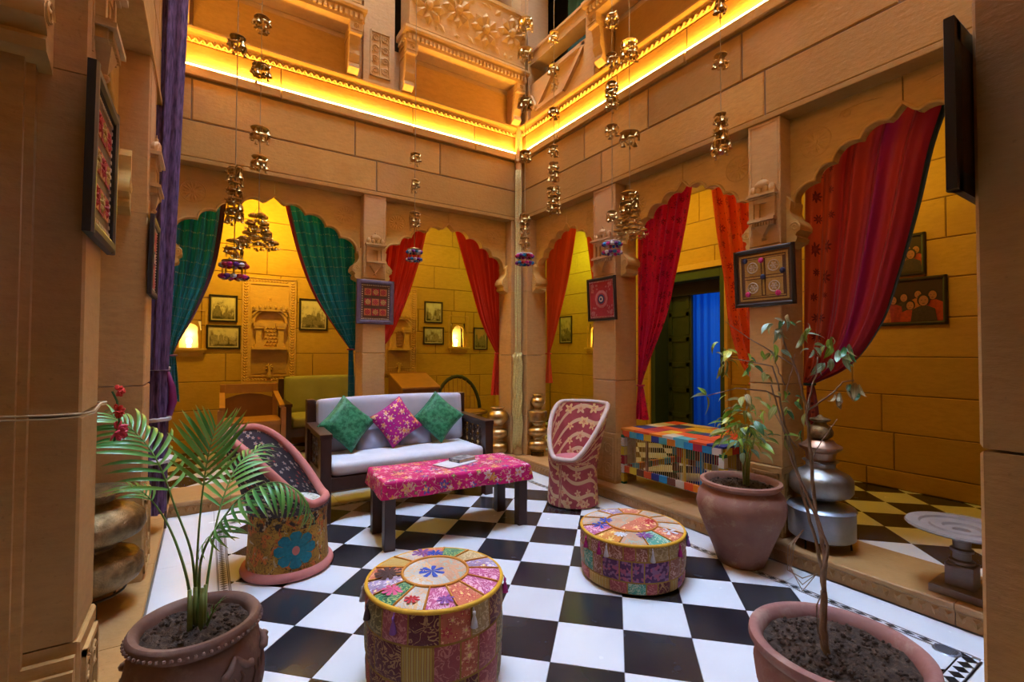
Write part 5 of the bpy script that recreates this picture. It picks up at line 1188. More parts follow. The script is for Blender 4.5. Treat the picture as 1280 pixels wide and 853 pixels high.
# corner brass stack
c = (.115,-.215,.11); gC = 'brass vessels stacked at the corner pillar'
def squat(r, h, neck): return [(0,0),(neck,0),(neck,.008),(r*.80,h*.18),(r*.98,h*.36),(r,h*.50),(r*.96,h*.66),(r*.75,h*.80),(neck,h*.90),(neck,h),(0,h)]
stand('low iron tripod under the corner brass stack', c, .075, .045, gC)
vessel('brass_pot', 'round brass pot, lowest of the stack right of the corner pillar', 'pot', (c[0],c[1],.156), squat(.118,.155,.055), M['brass'], gC)
vessel('brass_pot', 'round brass pot, second from the floor in the stack right of the corner pillar', 'pot', (c[0],c[1],.312), squat(.115,.150,.055), M['brass'], gC)
vessel('brass_pot', 'straight-sided brass pot under the small jar right of the corner pillar', 'pot', (c[0],c[1],.463), [(0,0),(.06,0),(.065,.02),(.108,.045),(.112,.06),(.112,.150),(.106,.160),(.06,.170),(.05,.176),(.05,.190),(0,.190)], M['brass'], gC)
vessel('brass_jar', 'small brass jar with flared lip topping the corner stack', 'pot', (c[0],c[1],.654), [(0,0),(.045,0),(.05,.015),(.078,.05),(.082,.078),(.066,.110),(.044,.125),(.044,.14),(.062,.15),(.058,.158),(0,.156)], M['brass'], gC)
c = (-.245,.085,.11); gD = 'brass vessels stacked behind the settee'
vessel('brass_pot', 'round brass pot at floor level behind the settee arm', 'pot', c, squat(.125,.165,.06), M['brass'], gD)
vessel('brass_pot', 'middle round brass pot of the three behind the settee arm', 'pot', (c[0],c[1],.276), squat(.120,.155,.06), M['brass'], gD)
vessel('brass_pot', 'brass pot with open flared lip above the settee arm', 'pot', (c[0],c[1],.432), [(0,0),(.055,0),(.07,.02),(.115,.065),(.128,.11),(.115,.155),(.080,.185),(.062,.198),(.064,.210),(.084,.218),(.080,.226),(.0,.222)], M['brass'], gD)
c = (-3.575,-1.80,.11); gE = 'brass vessels stacked by the left pillar'
stand('iron tripod under the tarnished brass pots by the near left pillar', c, .14, .09, gE)
vessel('brass_pot', 'broad tarnished brass pot, lower of the two by the near left pillar', 'pot', (c[0],c[1],.201), [(0,0),(.10,0),(.16,.02),(.195,.045),(.208,.075),(.206,.125),(.180,.155),(.12,.178),(.105,.19),(.105,.20),(0,.20)], M['brass_dark'], gE)
vessel('brass_pot', 'tarnished brass pot with wide open lip, upper of the two by the near left pillar', 'pot', (c[0],c[1],.402), [(0,0),(.105,0),(.14,.02),(.20,.05),(.216,.085),(.208,.13),(.17,.165),(.11,.190),(.095,.205),(.095,.232),(.15,.246),(.152,.254),(.14,.257),(0,.236)], M['brass_dark'], gE)
# stone pedestal dish at the near right
sd = thing('stone_pedestal', 'grey stone pedestal dish on the threshold beside the near right pillar', 'pedestal', (.045,-3.905,.11))
MB().box(-.105,.105,-.105,.105,0,.04).build('foot', M['dstone'], sd, bevel=.005); MB().box(-.055,.055,-.055,.055,.04,.15).build('block', M['dstone'], sd, bevel=.006)
MB().lathe([(.045,.15),(.050,.155),(.050,.165),(.036,.172),(.034,.205),(.046,.21),(.046,.222),(.034,.228),(.036,.262),(.05,.27),(.06,.30)], 20).build('stem', M['dstone'], sd, smooth=.6)
MB().lathe([(0,.30),(.10,.302),(.215,.318),(.222,.326),(.216,.334),(.165,.332),(.158,.322),(.125,.322),(.118,.330),(.075,.328),(.068,.316),(.035,.314),(.03,.30)], 40, cap=False).build('dish', M['dstone'], sd, smooth=.6)
# tiered rack with purple cloth
M['purple'] = cloth('purple_cloth', (0,0,0), rough=.9, sheen=.3, trans=.0, col_fn=lambda g, uv: g.mix(g.st(g.noise(g.sc(uv, 30, 3, 1), 4, 4), .35, .65), (.045,.025,.075), (.17,.10,.24)))
M['rack_w'] = plain('worn_white_paint', (.50,.48,.50), .6, amt=.2)
rk = thing('tiered_rack', 'round tiered rack with white shelf edges hung with dark purple cloth, by the left column', 'shelf', (-3.435,-.76,.11))
for z, r in ((.47,.135),(.74,.11),(1.075,.10)): MB().lathe([(0,z-.012),(r,z-.012),(r+.006,z-.006),(r+.006,z+.008),(r,z+.012),(0,z+.012)], 28, cap=False).build('shelf', M['rack_w'], rk, smooth=.6)
for a in (0, 2.1, 4.2): MB().tube([(.095*cos(a+.3), .095*sin(a+.3), 0), (.095*cos(a+.3), .095*sin(a+.3), 1.09)], .008, 7).build('post', M['dwood'], rk, smooth=True)
m = MB().grid(lambda u, v: ((.085+.012*sin(u*2*pi*11))*cos(2*pi*u), (.085+.012*sin(u*2*pi*11))*sin(2*pi*u), .12+.95*v), 110, 3, uvf=lambda u, v: (u*.6, v)); m.build('cloth_wrap', M['purple'], rk, smooth=True, norm=False)
MB().tube([(.09,-.03,1.05),(.115,-.02,.95),(.12,0,.85),(.10,.01,.76)], [.012,.02,.026,.02], 8).build('magenta_scarf', plain('magenta_silk', (.22,.01,.12), .6), rk, smooth=True)
dr = MB(); 
def fdr(u, v):
    a = 2*pi*u; r = (.050+.022*v)*(1+.22*sin(a*7+v*2)+.08*sin(a*13)); z = 1.18+v*3.3; return (-3.395+.065*v+r*cos(a), -.93+r*.8*sin(a)-.02*v, z)
dr.grid(fdr, 96, 24, uvf=lambda u, v: (u*.5, v*3.3)); o = dr.build('hanging_drape', M['purple'], None, smooth=True, norm=False); tag(o, 'long gathered purple drape hanging down the left wall beside the arches', 'drape')
# ------------------------------------------------------------------ furniture in the back gallery
M['olive_fab'] = cloth('olive_fabric', (.34,.33,.16))
s2 = thing('settee', 'olive upholstered dark wood settee against the back gallery wall', 'sofa', (-1.76,1.60,.11))
for x in (-1, 1):
    MB().box(x*.57-.03,x*.57+.03,-.36,-.30,0,.55).build('front_post', M['dwood'], s2); MB().box(x*.57-.03,x*.57+.03,.29,.35,0,.84).build('back_post', M['dwood'], s2)
    MB().box(x*.57-.04,x*.57+.04,-.36,.30,.55,.585).build('armrest', M['dwood'], s2); MB().box(x*.57-.02,x*.57+.02,-.30,.29,.20,.28).build('side_rail', M['dwood'], s2)
MB().box(-.54,.54,-.35,-.31,.2,.30).build('front_rail', M['dwood'], s2)
weld(cushion_box(1.06,.60,.12,.03,12).build('seat_cushion', M['olive_fab'], s2, Matrix.Translation((0,-.03,.36)))); weld(cushion_box(1.08,.11,.46,.03,12).build('back_cushion', M['olive_fab'], s2, Matrix.Translation((0,.28,.64))))
wc = thing('wooden_armchair', 'honey brown wooden armchair with open arms in the back gallery', 'chair', (-2.71,1.22,.11))
for x in (-1, 1):
    MB().box(x*.29-.025,x*.29+.025,-.28,-.23,0,.585).build('front_leg', M['hwood'], wc, bevel=.004); MB().box(x*.26-.025,x*.26+.025,.22,.27,0,.82).build('back_leg', M['hwood'], wc, bevel=.004)
    MB().bar((x*.275,-.29,.60),(x*.265,.25,.72),.05,.03).build('armrest', M['hwood'], wc)
MB().box(-.28,.28,-.27,.26,.40,.45).build('seat', M['hwood'], wc, bevel=.006); MB().box(-.24,.24,.225,.26,.72,.82).build('crest_rail', M['hwood'], wc, bevel=.004)
m = MB().prism([(-.235,.45),(.235,.45),(.235,.66),(.12,.70),(0,.715),(-.12,.70),(-.235,.66)], .232, .25, 'y'); m.build('back_panel', M['bwood'], wc); MB().box(-.26,.26,-.26,-.235,.30,.40).build('apron', M['hwood'], wc)
dk = thing('writing_chest', 'sloping-topped brown wooden chest beside the cane chair in the back gallery', 'chest', (-.84,1.25,.11))
MB().prism([(-.28,0),(.28,0),(.28,.88),(.22,.88),(-.28,.72)], -.24, .24, 'x').build('body', M['bwood'], dk, bevel=.005); MB().prism([(-.30,.722),(.20,.884),(.20,.904),(-.30,.742)], -.255, .255, 'x').build('lid', M['hwood'], dk); MB().box(-.255,.255,.19,.28,.88,.91).build('ledge', M['hwood'], dk)
cc = thing('cane_chair', 'round-backed cane chair with dark green bound rim in the back gallery', 'chair', (-.20,1.10,.11))
pts = [(.33*cos(a*pi/14), .10+.06*sin(a*pi/14), .40+.45*sin(a*pi/14)) for a in range(15)]
MB().tube(pts, .026, 8).build('back_hoop', plain('bound_green_cane', (.035,.045,.025), .6, ns=60, amt=.4), cc, smooth=True)
MB().tube([(.31*cos(a*pi/16), -.06+.27*sin(a*pi/16), .38) for a in range(32)], .022, 8, closed=True).build('seat_hoop', M['bwood'], cc, smooth=True)
MB().lathe([(0,.40),(.28,.395),(.30,.38)], 28, (0,-.06,0), cap=False).build('seat', M['hwood'], cc)
m = MB()
for i in range(9): x = -.26+.065*i; m.tube([(x,-.0+.12,.40),(x*1.02,.14,.40+.43*sqrt(max(0,1-(x/.33)**2)))], .006, 5)
m.build('back_canes', M['hwood'], cc, kind='stuff')
for a in (.7,2.4,3.9,5.5): MB().tube([(.25*cos(a),-.06+.22*sin(a),.37),(.27*cos(a),-.06+.24*sin(a),0)], .014, 7).build('leg', M['bwood'], cc, smooth=True)
# ================================================================== curtains
def curtain(label, mat, fr, uj, free, n=7, amp=.030, w0=-.300, border=None, tail=None, sw=.10, seed=1, name='curtain', bfrac=.06, tiec=None):
    """gathered curtain: hangs from above the arch at the jamb uj out to the free edge and narrows to a tie at the jamb"""
    t = thing(name, label, 'curtain', (0,0,0)); (ua, za), (ub, zb) = free[0], free[1]
    top = (ua+(ua-ub)*(2.80-za)/(za-zb)*.6, 2.80); F_ = [top]+list(free); sg = 1 if free[0][0] > uj else -1
    C_ = cr3([(p[0], 0, p[1]) for p in F_], 8); N_ = len(C_)-1; ut, zt = free[-1]
    uj2 = uj-sg*.025
    def edge(v): x = v*N_; k = min(N_-1, int(x)); return C_[k].lerp(C_[k+1], x-k)
    ph = seed*1.3
    def P(s, v, extra=0):
        e = edge(v); wd = abs(e.x-uj2); full = abs(top[0]-uj2)
        u = uj2+sg*wd*s
        # strands near the jamb hang straighter than the free edge
        z = e.z+ (0.05*(1-s)*sin(pi*v))
        a = amp*(.35+.65*min(1, wd/(full*.75)))
        f = sin(2*pi*n*s+ph+.8*sin(3*s+ph)+v*.6)+.35*sin(2*pi*n*2.3*s+ph*2+v*1.5)
        return (u, w0+a*f*.8+extra-.02*(1-s), z)
    L = sum((C_[i+1]-C_[i]).length for i in range(N_))
    s1 = 1-bfrac if border else 1.0
    MB().grid(lambda s, v: P(s*s1, v), 150, 44, uvf=lambda s, v: (s*s1*1.0, v*L)).build('drop', mat, t, fr, smooth=True, norm=False)
    if border: MB().grid(lambda s, v: P(s1+(1-s1)*s, v, .002), 12, 44, uvf=lambda s, v: (s*.05, v*L)).build('border', border, t, fr, smooth=True, norm=False)
    if tail:
        (u2, z2), wt = tail
        def T(s, v): 
            zz = zt+.015+(z2-zt)*v; cu = ut+(u2-ut)*v**.7-sg*.0; hw = .022+(wt/2-.022)*v**.8
            return (cu+hw*(s*2-1), w0+.022*(.6+v)*sin(s*2*pi*3+ph+v), zz)
        MB().grid(T, 50, 16, uvf=lambda s, v: (s*.4, v*.6)).build('tail', mat, t, fr, smooth=True, norm=False)
    r_ = [(ut+.030*cos(a*pi/8), w0+.034*sin(a*pi/8), zt+.012) for a in range(16)]
    MB().tube(r_, .009, 6, closed=True).build('tie_band', tiec or border or mat, t, fr, smooth=True)
    return t
def tealc(g, uv):
    x, y, _ = g.sep(uv); c = g.mix(g.st(g.noise(uv, 5, 3), .3, .7), (.0,.14,.19), (.01,.24,.33))
    ln = g.ma('LESS_THAN', g.ma('ABSOLUTE', g.ma('SUBTRACT', g.ma('FRACT', g.ma('MULTIPLY', y, 13.0)), .5)), .045)
    ds = g.ma('GREATER_THAN', g.noise(g.sc(uv, 90, 26, 1), 1.0, 1), .54)
    c = g.mix(g.ma('MULTIPLY', ln, ds), c, (.50,.48,.34)); return c
M['teal_cur'] = cloth('teal_striped_silk', (0,0,0), rough=.45, trans=.12, sheen=.4, col_fn=tealc)
M['plum_border'] = cloth('plum_border', (.16,.05,.07)); M['wine_border'] = cloth('wine_border', (.30,.01,.03), rough=.6)
M['red_cur'] = cloth('red_voile', (.62,.035,.015), rough=.6, trans=.22)
M['orange_cur'] = cloth('orange_voile', (.66,.075,.012), rough=.6, trans=.25)
def motif(base1, base2, dark, sc=7.5):
    def f(g, uv):
        b = g.mix(g.st(g.noise(uv, 3.5, 3), .35, .65), base1, base2); b = floral(g, uv, sc, 8, .20, b, [dark, dark], centre=base1, rand=.5); return floral(g, uv, sc*4, 4, .20, b, [dark, tuple(min(1, x*1.3) for x in base2)], (3,1,0), dark)
    return f
M['crimson_cur'] = cloth('crimson_silk', (0,0,0), rough=.42, trans=.15, sheen=.4, col_fn=motif((.50,.003,.06), (.68,.012,.05), (.20,.004,.02)))
M['flame_cur'] = cloth('flame_orange_voile', (0,0,0), rough=.55, trans=.35, col_fn=motif((.80,.13,.008), (.75,.07,.01), (.35,.02,.008)))
def r3c(g, uv):
    x, y, _ = g.sep(uv); c = g.ramp(x, [(0,(.14,.01,.03)),(.13,(.62,.10,.04)),(.30,(.55,.09,.045)),(.34,(.40,.02,.03)),(.52,(.50,.05,.04)),(.66,(.32,.01,.12)),(.74,(.50,.04,.05)),(.9,(.34,.015,.04))], 'LINEAR')
    m_ = floral(g, g.sc(uv, 1.0), 7.5, 8, .24, c, [(.20,.02,.02),(.16,.015,.02)], centre=(.30,.04,.03), rand=.25)
    return g.mix(g.ma('MULTIPLY', g.ma('GREATER_THAN', x, .12), g.ma('LESS_THAN', x, .33)), c, m_)
M['r3_cur'] = cloth('red_panelled_silk', (0,0,0), rough=.42, trans=.12, sheen=.4, col_fn=r3c)
M['dark_teal'] = cloth('dark_teal_border', (.018,.050,.050), rough=.7)
curtain('teal striped curtain with plum border, leftmost arch, tied at its left jamb', M['teal_cur'], FB, -3.40, [(-3.0,2.61),(-3.07,2.07),(-3.21,1.64),(-3.32,1.40),(-3.375,1.25)], 5, .030, border=M['plum_border'], tail=((-3.36,.85),.09), seed=1, bfrac=.10)
curtain('teal striped curtain with wine-red border, tied at the column left of the settee cushions', M['teal_cur'], FB, -1.847, [(-2.51,2.68),(-2.39,2.22),(-2.24,1.84),(-2.05,1.54),(-1.885,1.31)], 6, .030, border=M['wine_border'], tail=((-1.87,.70),.07), seed=2, bfrac=.07)
curtain('plain red curtain hanging to the right of the purple-framed embroidery', M['red_cur'], FB, -1.623, [(-1.06,2.64),(-1.15,2.27),(-1.30,1.82),(-1.46,1.46),(-1.575,1.33)], 6, .030, seed=3)
curtain('plain red curtain on the left side of the corner pillar with a short tail', M['red_cur'], FB, -.10, [(-.70,2.69),(-.52,2.15),(-.36,1.68),(-.19,1.36),(-.125,1.27)], 6, .030, tail=((-.15,.76),.13), seed=4)
curtain('orange-red curtain on the right side of the corner pillar', M['orange_cur'], FR, -.16, [(-.69,2.70),(-.56,2.20),(-.42,1.81),(-.27,1.45),(-.175,1.27)], 5, .028, tail=((-.19,.92),.08), seed=5)
curtain('narrow orange-red curtain half hidden behind the red mirror-work picture', M['orange_cur'], FR, -1.275, [(-.84,2.65),(-.94,2.11),(-1.05,1.64),(-1.20,1.38),(-1.24,1.27)], 4, .025, seed=6)
curtain('crimson curtain with dark motifs beside the dark green door', M['crimson_cur'], FR, -1.574, [(-2.18,2.72),(-2.11,2.39),(-2.01,2.0),(-1.90,1.62),(-1.73,1.27),(-1.60,.98)], 6, .030, tail=((-1.615,.66),.12), seed=7)
curtain('flame-orange printed curtain left of the gold embroidered picture', M['flame_cur'], FR, -2.841, [(-2.33,2.67),(-2.38,2.27),(-2.44,1.91),(-2.48,1.56),(-2.57,1.25),(-2.70,1.06)], 5, .028, seed=8)
curtain('wide red and purple curtain with dark teal border in the nearest right arch', M['r3_cur'], FR, -3.059, [(-3.83,2.70),(-3.76,2.47),(-3.69,2.13),(-3.59,1.74),(-3.50,1.47),(-3.33,1.22),(-3.085,1.08)], 5, .036, border=M['dark_teal'], tail=((-3.10,.80),.10), seed=9, bfrac=.06)
# ================================================================== pictures
def pict(nm, label, group, fr, u0, u1, z0, z1, fw, fmat, art, tilt=0, w=.0, dp=.022, cat='picture', glass=False):
    t = thing(nm, label, cat, (0,0,0), 0, group)
    T = fr @ Matrix.Translation((0, w+.002, z0)) @ Matrix.Rotation(radians(-tilt), 4, 'X') @ Matrix.Translation((0, 0, -z0)) if tilt else fr @ Matrix.Translation((0, w+.002, 0))
    m = MB(); 
    def side(a0, a1, b0, b1, hor):
        if hor: m.prism([(0,b0),(dp*.7,b0),(dp,b0+(b1-b0)*.3),(dp,b0+(b1-b0)*.7),(dp*.7,b1),(0,b1)], a0, a1, 'x')
        else: m.add([(a0,0,b0),(a0,dp*.8,b0),(a0+(a1-a0)*.35,dp,b0),(a1-(a1-a0)*.35,dp,b0),(a1,dp*.7,b0),(a1,0,b0),(a0,0,b1),(a0,dp*.8,b1),(a0+(a1-a0)*.35,dp,b1),(a1-(a1-a0)*.35,dp,b1),(a1,dp*.7,b1),(a1,0,b1)],
                     [(0,1,2,3,4,5),(11,10,9,8,7,6)]+[(i,(i+1)%6,(i+1)%6+6,i+6) for i in range(6)])
    side(u0+fw*.35, u1-fw*.35, z0, z0+fw, True); side(u0+fw*.35, u1-fw*.35, z1-fw, z1, True); side(u0, u0+fw, z0, z1, False); side(u1-fw, u1, z0, z1, False)
    m.build('picture_frame', fmat, t, T)
    a0, a1, b0, b1 = u0+fw, u1-fw, z0+fw, z1-fw
    art(t, T, a0, a1, b0, b1, dp*.35); return t
M['frame_blk'] = plain('black_frame', (.018,.013,.012), .4); M['frame_pur'] = plain('purple_grey_frame', (.13,.09,.14), .6, ns=30, amt=.3); M['frame_gry'] = plain('charcoal_frame', (.022,.020,.024), .5)
M['mat_card'] = plain('mount_card', (.55,.48,.36), .8)
def flat(m, pts, y): m.add([(p[0], y, p[1]) for p in pts], [tuple(range(len(pts)))])
def sepia(seed, dark=(.035,.028,.018), lite=(.56,.50,.36)):
    def art(t, T, a0, a1, b0, b1, y):
        rr = random.Random(seed); MB().box(a0, a1, 0, y, b0, b1).build('mount', M['mat_card'], t, T)
        c = .012; g = G('sepia_photograph'); p = g.vadd(g.coord('Object'), (seed*1.7, 0, seed)); n1 = g.noise(g.sc(p, 16, 16, 10), 1.0, 5, .65); x, y_, z = g.sep(g.coord('Object'))
        cc = g.ramp(g.ma('ADD', g.ma('MULTIPLY', n1, .8), g.ma('MULTIPLY', g.st(z, b0, b1), .30)), [(.36, dark), (.50, (.20,.16,.10)), (.60, lite), (.8, tuple(min(1, q*1.2) for q in lite))]); pm_ = g.out(cc, .6)
        m = MB(); flat(m, [(a0+c,b0+c),(a1-c,b0+c),(a1-c,b1-c),(a0+c,b1-c)], y+.001); m.build('photograph', pm_, t, T, norm=False)
        m = MB(); W, H = a1-a0-2*c, b1-b0-2*c   # blocky old-town silhouettes
        for i in range(5):
            u = a0+c+W*rr.uniform(.02,.75); w_ = W*rr.uniform(.10,.24); h = H*rr.uniform(.25,.7); flat(m, [(u,b0+c+H*.12),(min(u+w_,a1-c),b0+c+H*.12),(min(u+w_,a1-c),b0+c+h),(u+w_*.5,b0+c+h*1.1),(u,b0+c+h)], y+.0015+i*.0002)
        m.build('photograph_print', plain('sepia_mid', (.22,.18,.11) if seed % 2 else (.34,.29,.19), .6, ns=60, amt=.4), t, T, norm=False)
    return art
EMB = {k: plain(k+'_embroidery_thread', c, .75, ns=120, amt=.25) for k, c in dict(or_=(.55,.16,.04), red=(.40,.02,.025), gold=(.50,.30,.07), brown=(.12,.05,.02), pink=(.62,.02,.16), navy=(.03,.03,.09), cream=(.62,.50,.36), rose=(.55,.16,.14), purple=(.14,.05,.14)).items()}
def embA(t, T, a0, a1, b0, b1, y):
    MB().box(a0, a1, 0, y, b0, b1).build('backing_cloth', EMB['brown'], t, T); W, H = a1-a0, b1-b0; e = .028
    for i in range(3):
        for k in range(3):
            cu = a0+e+(W-2*e)*(i+.5)/3; cv = b0+e+(H-2*e)*(k+.5)/3; s = (W-2*e)/3*.44; m = MB(); m.box(cu-s, cu+s, y, y+.003, cv-s, cv+s); m.build('embroidered_square', EMB['or_' if (i+k) % 2 == 0 else 'red'], t, T)
            m = MB(); petal_flower(m, (cu, cv), s*.92, y+.003, 8, .005); m.build('embroidered_flower', EMB['red' if (i+k) % 2 == 0 else 'gold'], t, T)
    m = MB(); n = 16
    for i in range(n):
        for zz in (b0+.012, b1-.012): u = a0+W*(i+.5)/n; m.box(u-.005, u+.005, y, y+.003, zz-.005, zz+.005)
        for uu in (a0+.012, a1-.012): v = b0+H*(i+.5)/n; m.box(uu-.005, uu+.005, y, y+.003, v-.005, v+.005)
    m.build('stitched_border', EMB['cream'], t, T, kind='stuff')
def embB(t, T, a0, a1, b0, b1, y):
    MB().box(a0, a1, 0, y, b0, b1).build('backing_cloth', EMB['red'], t, T); W, H = a1-a0, b1-b0; cu, cv = (a0+a1)/2, (b0+b1)/2
    for r, k in ((.088,'rose'),(.066,'red'),(.052,'navy'),(.030,'cream'),(.016,'navy')): m = MB(); petal_flower(m, (cu, cv), r, y+.001+(.09-r)*.06, 14, .003, .85); m.build('medallion_ring', EMB[k], t, T)
    m = MB(); rr = random.Random(2)
    for sx in (-1, 1):
        for sz in (-1, 1):
            petal_flower(m, (cu+sx*W*.36, cv+sz*H*.37), .026, y+.001, 7, .004)
            for k in range(9): a = rr.uniform(0, 2*pi); m.add(*_leaf(cu+sx*W*rr.uniform(.16,.42), cv+sz*H*rr.uniform(.18,.44), .03, a, y+.001, .003))
    m.build('corner_sprays', EMB['rose'], t, T, kind='stuff', norm=False)
    m = MB(); 
    for i in range(22):
        for zz in (b0+.010, b1-.010): m.add(*_ball4(a0+W*(i+.5)/22, y, zz, .0055))
        for uu in (a0+.010, a1-.010): m.add(*_ball4(uu, y, b0+H*(i+.5)/22, .0055))
    m.build('mirror_border', EMB['cream'], t, T, kind='stuff', norm=False)
def embC(t, T, a0, a1, b0, b1, y):
    MB().box(a0, a1, 0, y, b0, b1).build('backing_cloth', EMB['brown'], t, T); W, H = a1-a0, b1-b0; cu, cv = (a0+a1)/2, (b0+b1)/2
    for sx in (-1, 1):
        for sz in (-1, 1):
            x, z = cu+sx*W*.20, cv+sz*H*.20; m = MB(); s = W*.155
            m.box(x-s, x+s, y, y+.003, z-s, z+s); m.build('gold_square', EMB['gold'], t, T); m = MB(); ring_strip(m, (x, z), s*.62, y+.005, .004); petal_flower(m, (x, z), s*.5, y+.003, 6, .006); m.build('gold_rosette', EMB['cream'], t, T)
    for (a, b, c, d) in ((a0+.015,a1-.015,b0+.015,b0+.027),(a0+.015,a1-.015,b1-.027,b1-.015),(a0+.015,a0+.027,b0+.015,b1-.015),(a1-.027,a1-.015,b0+.015,b1-.015),(a0+.035,a1-.035,b0+.036,b0+.042),(a0+.035,a1-.035,b1-.042,b1-.036),(cu-.006,cu+.006,b0+.05,b1-.05),(a0+.05,a1-.05,cv-.006,cv+.006)):
        MB().box(a, b, y, y+.004, c, d).build('gold_braid', EMB['gold'], t, T)
    for (x, z, k) in ((cu+.01, cv+H*.33, 'pink'), (cu-W*.27, cv-H*.34, 'pink'), (cu+W*.30, cv-H*.32, 'pink'), (cu, cv, 'navy'), (cu-W*.36, cv+H*.08, 'navy'), (cu+W*.34, cv+H*.36, 'navy')):
        m = MB(); o = len(m.v); m.ball((x, y+.008, z), (.019,.012,.019), 9, 6); m.build('pompom', EMB[k], t, T)
gr = 'embroidered pictures on the columns'
pict('embroidered_picture', 'purple-grey framed orange embroidery on the column between the two back arches', gr, FB, -1.915, -1.545, 1.572, 2.008, .042, M['frame_pur'], embA, 3, .0)
pict('embroidered_picture', 'dark framed red mirror-work picture with a round medallion on the right column', gr, FR, -1.605, -1.225, 1.60, 2.005, .026, M['frame_blk'], embB, 3, .0)
pict('embroidered_picture', 'dark framed gold embroidery with pink pompoms on the nearer right column', gr, FR, -3.158, -2.750, 1.615, 2.005, .026, M['frame_blk'], embC, 3, .0)
pict('framed_picture', 'tall dark framed picture on the near left pillar, seen almost edge-on', gr, FL, -3.135, -2.775, 1.60, 2.035, .040, M['frame_gry'], embA, .5, .002)
pict('framed_picture', 'dark framed picture on the farther left column, half hidden by the purple drape', gr, FL, -1.60, -1.245, 1.60, 2.02, .035, M['frame_gry'], embB, 1, .002)
pict('framed_picture', 'black framed picture on the near right pillar, seen edge-on', gr, FF, -1.935, -1.545, 1.62, 1.955, .040, M['frame_blk'], embA, 0, .002, .020)
gp = 'old photographs on the back gallery wall'
pict('framed_photograph', 'upper of two sepia photographs left of the carved shrine, street with a tree', gp, GB, -3.11, -2.815, 1.65, 1.975, .022, M['frame_blk'], sepia(1))
pict('framed_photograph', 'lower, wider of two sepia photographs left of the carved shrine', gp, GB, -3.135, -2.78, 1.325, 1.612, .022, M['frame_blk'], sepia(2))
pict('framed_photograph', 'sepia photograph right of the carved shrine, partly behind the teal curtain', gp, GB, -2.125, -1.77, 1.575, 1.99, .022, M['frame_blk'], sepia(3))
pict('framed_photograph', 'small upright black and white photograph above a wider one, right back arch', gp, GB, -.395, -.10, 1.735, 2.06, .020, M['frame_blk'], sepia(4, (.03,.03,.03), (.55,.55,.50)))
pict('framed_photograph', 'small wide photograph below the upright one, right back arch', gp, GB, -.41, -.075, 1.41, 1.675, .020, M['frame_blk'], sepia(6, (.03,.03,.03), (.45,.45,.40)))
pict('framed_photograph', 'narrow brownish photograph between the lit niche and the red curtain', gp, GB, .44, .695, 1.335, 1.69, .020, M['frame_blk'], sepia(5, (.03,.015,.008), (.35,.20,.09)))
pict('framed_photograph', 'narrow upright photograph on the right gallery wall near the corner door', gp, GR, 1.38, 1.70, 1.45, 1.91, .020, M['frame_blk'], sepia(7, (.03,.02,.01), (.40,.34,.22)))
def people(t, T, a0, a1, b0, b1, y):
    MB().box(a0, a1, 0, y, b0, b1).build('dark_ground', plain('dark_photo_ground', (.030,.012,.010), .5), t, T); W, H = a1-a0, b1-b0
    skin = plain('printed_skin', (.36,.15,.07), .5); hair = plain('printed_hair', (.018,.010,.008), .5)
    cl_ = [plain(n, c, .5, ns=50, amt=.35) for n, c in (('printed_red_cloth',(.42,.05,.02)),('printed_orange_cloth',(.50,.16,.03)),('printed_dark_cloth',(.05,.035,.03)),('printed_crimson_cloth',(.30,.03,.04)))]
    def E(m, u, v, ru, rv, yy, n=14, a=0, b=2*pi): flat(m, [(u+ru*cos(a+(b-a)*k/n), v+rv*sin(a+(b-a)*k/n)) for k in range(n+(0 if b-a > 6.2 else 1))], yy)
    k = 0
    for (fu, fv, s) in ((.86,.62,.9),(.66,.66,.75),(.46,.60,.8),(.30,.55,.85),(.55,.40,.85),(.13,.50,.8),(.74,.50,1.05)):
        u, v = a1-W*fu, b0+H*fv; yy = y+.0006+k*.0012; r = H*.12*s
        m = MB(); flat(m, [(u-r*2.0,b0+.004),(u+r*2.0,b0+.004),(u+r*1.7,v-r*1.6),(u+r*.6,v-r*1.0),(u-r*.6,v-r*1.0),(u-r*1.7,v-r*1.6)], yy); m.build('printed_robe', cl_[k % 4], t, T, norm=False)
        m = MB(); E(m, u, v+r*.15, r*.98, r*1.25, yy+.0003); m.build('printed_hair', hair, t, T, norm=False)
        m = MB(); E(m, u, v, r*.72, r*.98, yy+.0006); m.build('printed_face', skin, t, T, norm=False)
        m = MB(); E(m, u-r*.28, v+r*.12, r*.13, r*.06, yy+.0009, 8); E(m, u+r*.28, v+r*.12, r*.13, r*.06, yy+.0009, 8); E(m, u, v-r*.5, r*.22, r*.06, yy+.0009, 8); m.build('printed_features', hair, t, T, norm=False); k += 1
pict('framed_photograph', 'wide colour photograph of a group in red and orange clothing, right gallery wall', gp, GR, -3.37, -2.83, 1.545, 1.955, .028, M['frame_blk'], people)
pict('framed_photograph', 'dark reddish photograph above the wide group photograph, right gallery wall', gp, GR, -3.235, -2.90, 1.975, 2.335, .028, M['frame_blk'], people)
